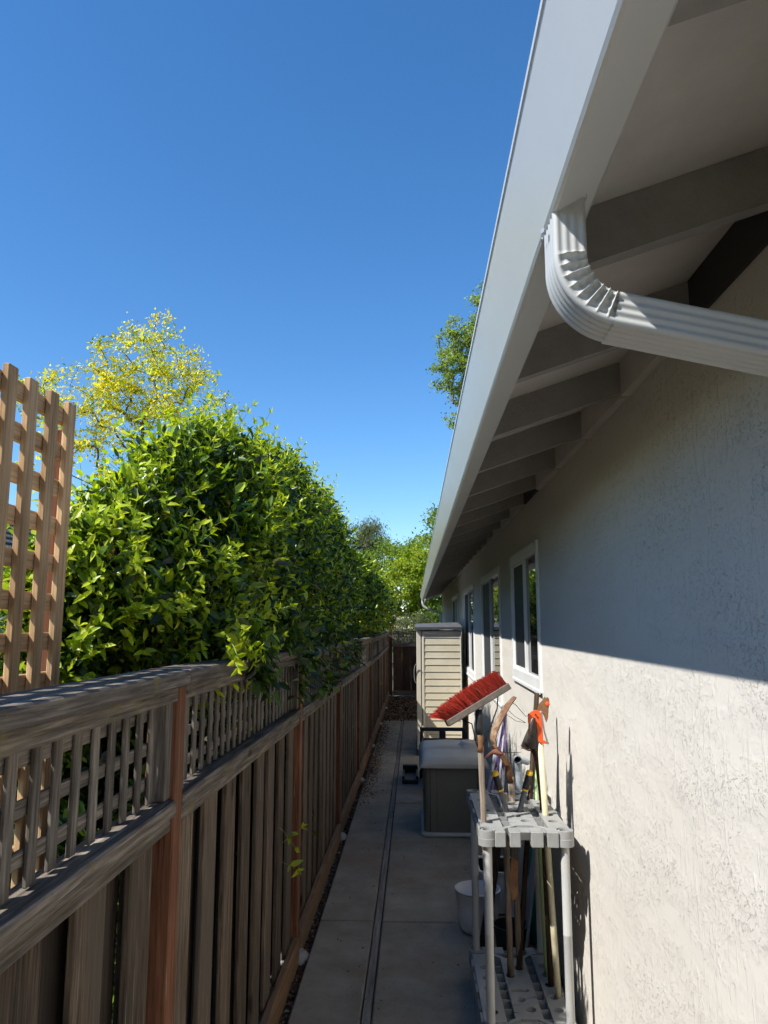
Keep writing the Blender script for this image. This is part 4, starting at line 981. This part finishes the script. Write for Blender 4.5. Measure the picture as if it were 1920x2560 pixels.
def hedge_layer(name, n, y0, y1, cap, L, depth, mixnew, detail, par=None, bulge=0, mat='leaf_glossy', keep=None):
    P, N, lu = hedge_pts(n, y0, y1, cap, bulge)
    d = rng.exponential(depth, n); P = P - N * d[:, None] + rng.normal(0, .02, (n, 3))
    if keep is not None:
        q = keep(P, N); P, N, lu, d = P[q], N[q], lu[q], d[q]
    n = len(P)
    # keep out of the fence and its boards
    ins = (P[:, 0] > -.80) & (P[:, 2] < 1.74) & (rng.random(n) < .93)
    P, N, lu, d = P[~ins], N[~ins], lu[~ins], d[~ins]; n = len(P)
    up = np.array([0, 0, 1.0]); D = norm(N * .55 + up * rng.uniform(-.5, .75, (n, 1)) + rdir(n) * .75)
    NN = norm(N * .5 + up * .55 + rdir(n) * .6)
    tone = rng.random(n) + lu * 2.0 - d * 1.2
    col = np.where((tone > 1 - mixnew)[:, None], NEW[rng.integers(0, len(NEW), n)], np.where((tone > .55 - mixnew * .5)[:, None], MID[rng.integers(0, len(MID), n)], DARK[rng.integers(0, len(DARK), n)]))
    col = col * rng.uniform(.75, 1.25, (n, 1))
    odd = rng.random(n) < .004; col[odd] = (.5, .22, .03); odd = rng.random(n) < .012; col[odd] = (.11, .075, .04)
    Ls = L * np.clip(rng.lognormal(-.05, .33, n), .4, 1.7)
    return leaves(name, P, D, NN, Ls, Ls * rng.uniform(.26, .48, n), col, mat, par or hg, detail, .25, .28)
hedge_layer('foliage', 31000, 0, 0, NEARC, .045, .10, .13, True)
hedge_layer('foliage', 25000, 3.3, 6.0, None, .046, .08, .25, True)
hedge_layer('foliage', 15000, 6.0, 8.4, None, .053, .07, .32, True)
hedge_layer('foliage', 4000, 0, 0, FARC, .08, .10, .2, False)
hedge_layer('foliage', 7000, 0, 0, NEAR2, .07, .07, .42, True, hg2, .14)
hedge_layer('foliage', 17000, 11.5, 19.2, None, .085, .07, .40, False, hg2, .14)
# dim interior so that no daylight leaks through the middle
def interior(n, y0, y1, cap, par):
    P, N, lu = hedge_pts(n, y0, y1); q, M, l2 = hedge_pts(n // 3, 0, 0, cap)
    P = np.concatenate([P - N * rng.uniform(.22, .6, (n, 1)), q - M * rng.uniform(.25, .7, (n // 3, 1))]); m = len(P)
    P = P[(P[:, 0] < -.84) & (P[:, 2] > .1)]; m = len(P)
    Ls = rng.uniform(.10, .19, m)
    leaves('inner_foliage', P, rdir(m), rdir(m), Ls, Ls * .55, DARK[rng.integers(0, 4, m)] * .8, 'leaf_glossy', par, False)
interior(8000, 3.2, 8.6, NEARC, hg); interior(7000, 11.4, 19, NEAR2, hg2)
# leaves spilling over the cap and through the lattice
def spill(n):
    Y = np.where(rng.random(n) < .6, rng.uniform(2.85, 5.4, n), rng.uniform(5, 8.8, n)); lo = np.interp(Y, [2.85, 3.3, 4.0, 5.2, 7, 14], [1.60, 1.48, 1.42, 1.36, 1.40, 1.38])
    Z = 1.80 - (1.80 - lo) * rng.random(n) ** .9
    X = -.655 + rng.normal(0, .028, n) + .03 * np.sin(Y * 5)
    dens = np.sin(Y * 4.1 + Z * 9) + np.sin(Y * 9.7 - Z * 13) * .6 + rng.normal(0, .6, n)
    k = (dens > -.25) & ((X > -.632) | (Z > 1.70)); Y, Z, X = Y[k], Z[k], X[k]; m = len(X)
    D = norm(np.stack([rng.normal(.4, .5, m), rng.normal(0, .7, m), rng.normal(-.35, .6, m)], 1)); N = norm(np.stack([rng.normal(.8, .4, m), rng.normal(0, .5, m), rng.normal(.6, .4, m)], 1))
    Ls = rng.uniform(.045, .085, m); c = np.where((rng.random(m) < .35)[:, None], MID[rng.integers(0, 3, m)], DARK[rng.integers(0, 4, m)]) * rng.uniform(.7, 1.2, (m, 1))
    leaves('overhanging_foliage', np.stack([X, Y, Z], 1), D, N, Ls, Ls * .42, c, 'leaf_glossy', hg, True)
spill(5200)
# young shoots: curved stems with paired bright leaves
class Shoots:
    def __init__(s): s.mb = MB(); s.P = []; s.D = []; s.N = []; s.L = []; s.C = []
    def shoot(s, p, d, ln, npair, leaf, droop=.2):
        p = Vector(p); d = Vector(d).normalized(); pts = [p.copy()]; seg = npair * 2
        for i in range(seg):
            d = (d + Vector((random.gauss(0, .06), random.gauss(0, .06), -droop * .12 + random.gauss(0, .03)))).normalized(); p = p + d * (ln / seg); pts.append(p.copy())
            if i % 2:
                e = d.orthogonal().normalized(); e.rotate(Matrix.Rotation(random.uniform(0, 6.28), 3, d))
                for sg in (-1, 1):
                    D = (e * sg + d * .75).normalized(); N = (d - D * .5 + Vector((0, 0, .4))).normalized()
                    s.P.append(p); s.D.append(D); s.N.append(N); s.L.append(leaf * random.uniform(.75, 1.2) * (1.0 - .45 * i / seg)); s.C.append(NEW[random.randrange(4)] * random.uniform(.8, 1.25) * (.75 + .4 * i / seg))
        s.P.append(p); s.D.append(d); s.N.append(d.orthogonal()); s.L.append(leaf * .6); s.C.append(NEW[3])
        s.mb.tube(pts, [.0022 * (1 - .6 * i / seg) for i in range(seg + 1)], 4, False)
    def out(s, par):
        s.mb.out('shoot_stems', 'green_stem', par)['kind'] = 'stuff'
        leaves('shoot_leaves', np.array([tuple(q) for q in s.P]), np.array([tuple(q) for q in s.D]), np.array([tuple(q) for q in s.N]), np.array(s.L), np.array(s.L) * .42, np.array(s.C), 'leaf_new', par, True, .3, .3)
S = Shoots()
P, N, lu = hedge_pts(1500, 3.3, 8.6); keep = (P[:, 2] > 2.4) & (N[:, 2] > .25)
for p, n_ in list(zip(P[keep], N[keep]))[:330]:
    S.shoot(p - n_ * .05, (n_[0] * .5 + random.gauss(0, .25), random.gauss(0, .25), 1.0), random.uniform(.10, .26), random.randint(3, 5), .058)
P, N, lu = hedge_pts(900, 0, 0, NEARC)
for p, n_ in list(zip(P, N))[:430]:
    if p[2] < 1.5: continue
    S.shoot(p - n_ * .06, (n_[0] + random.gauss(0, .3), n_[1] + random.gauss(0, .3), n_[2] + .55), random.uniform(.10, .22), random.randint(3, 4), .062, .3)
for k in range(7):       # tall whips on the crown
    y = (3.35, 3.5, 3.75, 4.1, 4.6, 6.9, 3.1)[k]; S.shoot((-.98 - .05 * k % .3, y, np.interp(y, TOPY, TOPZ) - .02), (random.gauss(.1, .15), random.gauss(0, .1), 1), (.26, .3, .24, .22, .2, .42, .2)[k], 5, .055, 0)
for k in range(10):      # bright sprig hanging over the cap
    S.shoot((-.68 + random.gauss(0, .02), 2.68 + random.gauss(0, .16), 1.74 + random.uniform(-.02, .06)), (.8, random.gauss(-.1, .5), random.uniform(-.5, .5)), random.uniform(.10, .20), 4, .055, .6)
for k in range(3):       # vine poking through the palings
    S.shoot((-.69, 4.02 + random.gauss(0, .08), .80 - .10 * k), (.8, -.4 + random.gauss(0, .3), random.gauss(.1, .5)), .12, 2, .07, .5)
S.out(hg)
tw = MB(); P, N, lu = hedge_pts(420, 0, 0, NEARC); Q, M, lu = hedge_pts(420, 3.3, 8.4)
for p, n_ in zip(np.concatenate([P, Q]), np.concatenate([N, M])):
    if p[0] > -.80 and p[2] < 1.8: continue
    a = Vector(p - n_ * .22); d = Vector(n_) * .8 + Vector((random.gauss(0, .4), random.gauss(0, .4), random.uniform(0, .9)))
    b = a + d.normalized() * random.uniform(.10, .21); tw.tube([a, a.lerp(b, .5) + Vector((random.gauss(0, .015), random.gauss(0, .015), 0)), b], [.004, .003, .0015], 4, False)
tw.out('twigs', 'twig', hg)['kind'] = 'stuff'
for par, ya, yb, cnt in ((hg, 2.9, 8.4, 14), (hg2, 11.3, 18.8, 16)):
    for k in range(cnt):
        y = random.uniform(ya, yb); pts = [Vector((random.uniform(-1.8, -1.1), y, -.05))]
        for i in range(6): pts.append(pts[-1] + Vector((random.gauss(0, .12), random.gauss(0, .12), .36)))
        MB().tube(pts, [.022 - .003 * i for i in range(7)], 6).out('branch', 'bark', par)

# ================================================================== TREES
def tree(name, label, base, trunk_h, center, radii, ntips, per, leaf, cols, trunk_r, sig=.16, seed=1, shell=.35, droop=0.0, lean=(0, 0), group=None, lobes=None, mat='leaf_tree', wratio=.55, detail=False, zmin=None):
    rs = np.random.default_rng(seed); T = thing(name, label, 'tree', base, group)
    base = np.array(base, float); c = np.array(center, float); R = np.array(radii, float)
    nodes = [base + np.array([0, 0, -.1])]; par = [-1]; h = 0
    k = max(3, int(trunk_h / .4))
    for i in range(1, k + 1):
        t = i / k; nodes.append(base + np.array([(c[0] - base[0]) * t * .6 + .05 * rs.normal(), (c[1] - base[1]) * t * .6 + .05 * rs.normal(), trunk_h * t])); par.append(len(nodes) - 2)
    if lobes is None:
        u = norm(rs.normal(size=(ntips, 3))) * (shell + (1 - shell) * rs.random((ntips, 1)) ** .6)
        tips = c + u * R
    else:
        tips = []
        for lc, lr, wt in lobes:
            u = norm(rs.normal(size=(max(1, int(ntips * wt)), 3))) * (shell + (1 - shell) * rs.random((max(1, int(ntips * wt)), 1)) ** .5); tips.append(np.array(lc) + u * np.array(lr))
        tips = np.concatenate(tips)
    if zmin is not None: tips = tips[tips[:, 2] > zmin]
    root = nodes[-1]; tips = tips[np.argsort(np.linalg.norm(tips - root, axis=1))]; tipn = []
    for tp in tips:
        A = np.array(nodes[2:]); dv = tp - A; dist = np.linalg.norm(dv, axis=1); pen = dist + np.maximum(0, -dv[:, 2]) * .8
        j = int(np.argmin(pen)) + 2; a = nodes[j]; L = dist[j - 2]; ns = max(2, int(L / .35)); pj = j
        bow = rs.normal(0, .04 * L, 3); bow[2] += .06 * L
        for i in range(1, ns + 1):
            t = i / ns; nodes.append(a + (tp - a) * t + bow * math.sin(PI * t)); par.append(pj); pj = len(nodes) - 1
        tipn.append(pj)
    cnt = np.zeros(len(nodes))
    for t in tipn:
        j = t
        while j >= 0: cnt[j] += 1; j = par[j]
    rad = trunk_r * (np.maximum(cnt, .4) / max(1, cnt[0])) ** .48
    mt = MB(); ml = MB()
    for i in range(1, len(nodes)):
        tgt = mt if i <= k else ml
        p, q = Vector(nodes[par[i]]), Vector(nodes[i])
        if (q - p).length > 1e-4: tgt.tube([p, q], [max(.006, rad[par[i]] if par[i] > 0 and cnt[par[i]] < cnt[i] * 3 else rad[i]), max(.005, rad[i])], 6 if i <= k else 5, False)
    tr = mt.out('trunk', 'bark', T, tuple(base)); ml.out('limbs', 'bark', T, tuple(base))
    ends = np.array([nodes[t] for t in tipn]); prev = np.array([nodes[par[t]] for t in tipn])
    m = len(ends) * per; ci = np.repeat(np.arange(len(ends)), per); t = rs.random((m, 1))
    P = prev[ci] * (1 - t) + ends[ci] * t + rs.normal(0, sig, (m, 3)) * np.array([1, 1, .8])
    D = norm(rs.normal(size=(m, 3)) + np.array([0, 0, -droop])); N = norm(rs.normal(size=(m, 3)) * .7 + np.array([-.3, -.2, .7]))
    cl = np.array(cols); tone = rs.integers(0, len(cl), len(ends))[ci]; alt = rs.random(m) < .35; tone[alt] = rs.integers(0, len(cl), alt.sum())
    C = cl[tone] * rs.uniform(.7, 1.3, (m, 1)); Ls = leaf * rs.uniform(.6, 1.35, m)
    leaves('crown', P, D, N, Ls, Ls * wratio, C, mat, T, detail, .2, .2, tuple(base))
    return T
YEL = [(.60, .54, .02), (.50, .50, .025), (.68, .57, .03), (.38, .43, .03), (.62, .55, .06)]
tree('locust_tree', 'airy yellow leafed tree rising behind the hedge at left', (-5.5, 14.2, 0), 3.2, (-5.45, 14, 6.0), (1.9, 1.7, 1.9), 290, 46, .078, YEL, .06, .095, 3, .2,
     lobes=[((-5.3, 14.0, 6.8), (1.15, 1.1, 1.15), .30), ((-6.4, 14.0, 6.1), (1.05, 1.0, 1.0), .19), ((-4.4, 14.1, 5.9), (1.05, 1.0, 1.0), .18), ((-7.5, 14.2, 6.35), (.65, .8, .65), .08), ((-5.7, 14, 4.8), (2.1, 1.3, .95), .25)])
GRN = [(.20, .28, .05), (.26, .33, .06), (.32, .37, .10), (.13, .20, .05)]
tree('poplar_tree', 'green tree rising above the roof line at right', (2.5, 25.5, 0), 7.5, (2.5, 25, 10.8), (1.6, 1.6, 2.6), 300, 40, .085, GRN, .16, .10, 5, .2,
     lobes=[((2.6, 25, 12.2), (.75, .9, 1.7), .26), ((1.75, 25, 11.6), (.95, .9, .9), .24), ((1.5, 25, 10.5), (.95, .9, .9), .24), ((1.7, 25, 9.1), (.6, .9, .7), .10), ((2.4, 25.2, 9.0), (.75, .9, 1.6), .16)], wratio=.75)
LIM = [(.33, .40, .035), (.26, .35, .035), (.40, .44, .05), (.15, .24, .035), (.36, .40, .04)]
tree('lime_green_tree', 'lime green round leafed tree beyond the end fence', (.1, 23.4, 0), 1.6, (.1, 23, 3.2), (1.5, 1.2, 1.4), 330, 46, .075, LIM, .09, .09, 8, .45,
     lobes=[((-.35, 23, 2.9), (.75, .8, .85), .34), ((.45, 23.1, 2.75), (.8, .8, .8), .3), ((.15, 23.1, 3.7), (.7, .8, .55), .22), ((.9, 23.4, 2.0), (.6, .6, .7), .14)], wratio=.85)
DLM = [(.16, .25, .03), (.22, .30, .04), (.10, .18, .03), (.28, .33, .05)]
tree('broad_tree', 'broad leafy green tree farther back beyond the end fence', (.9, 28.5, 0), 2.5, (.8, 28, 4.5), (2.6, 1.6, 1.6), 330, 50, .11, DLM, .14, .16, 12, .45,
     lobes=[((-.9, 28, 4.1), (1.3, 1, .75), .3), ((.5, 28, 4.3), (1.1, 1, .8), .3), ((1.25, 28, 5.6), (.75, .8, .75), .2), ((1.8, 28, 4.0), (1, 1, 1.4), .2)])
tree('willow_tree', 'pale grey green willow showing above the hedge in the distance', (-3.0, 38, 0), 4, (-2.6, 38, 6.0), (1.4, 1.2, 1.6), 170, 46, .16, [(.15, .18, .09), (.20, .22, .12), (.10, .13, .07)], .2, .2, 21, .3,
     lobes=[((-2.2, 38, 6.2), (.8, 1, 1.0), .5), ((-2.9, 38, 5.9), (.9, 1, 1.1), .3), ((-1.7, 38, 5.3), (.6, .8, .9), .2)], droop=1.6, wratio=.22)
tree('grey_shrub', 'dusty grey green shrub just behind the end fence', (-.15, 21.0, 0), .5, (-.1, 21, 1.6), (.7, .5, .55), 150, 40, .06, [(.16, .19, .10), (.22, .24, .14), (.11, .14, .07)], .04, .08, 31, .4, wratio=.5)
tree('dark_shrub', 'dark green shrub behind the end fence near the house corner', (.95, 21.4, 0), .5, (.85, 21.3, 1.55), (.75, .6, .75), 170, 46, .07, [(.05, .10, .02), (.08, .14, .025), (.12, .19, .03)], .05, .09, 33, .4)
tree('low_hedge_tree', 'low spreading olive green bush filling the ground beyond the end fence', (-.6, 25.5, 0), .6, (-.3, 25.5, 1.7), (3.0, .9, 1.3), 330, 46, .09, DLM, .06, .13, 51, .4)
tree('added_shade_tree', 'dense dark evergreen tree added unseen behind the viewpoint to shade faces turned to it', (-.4, -8.5, 0), 1.5, (-.4, -8.5, 4.2), (2.8, 1.8, 3.4), 420, 46, .22, [(.03, .06, .02), (.045, .08, .025)], .2, .3, 61, .5)  # out of view; added to darken surfaces that face back past the camera
tree('backdrop_tree', 'full green tree in the neighbouring garden left of the willow', (-7.5, 31, 0), 2.5, (-7, 31, 4.0), (3.4, 2, 1.5), 300, 46, .13, DLM, .16, .2, 41, .45)

for o in bpy.data.objects:
    if '_base' in o: del o['_base']
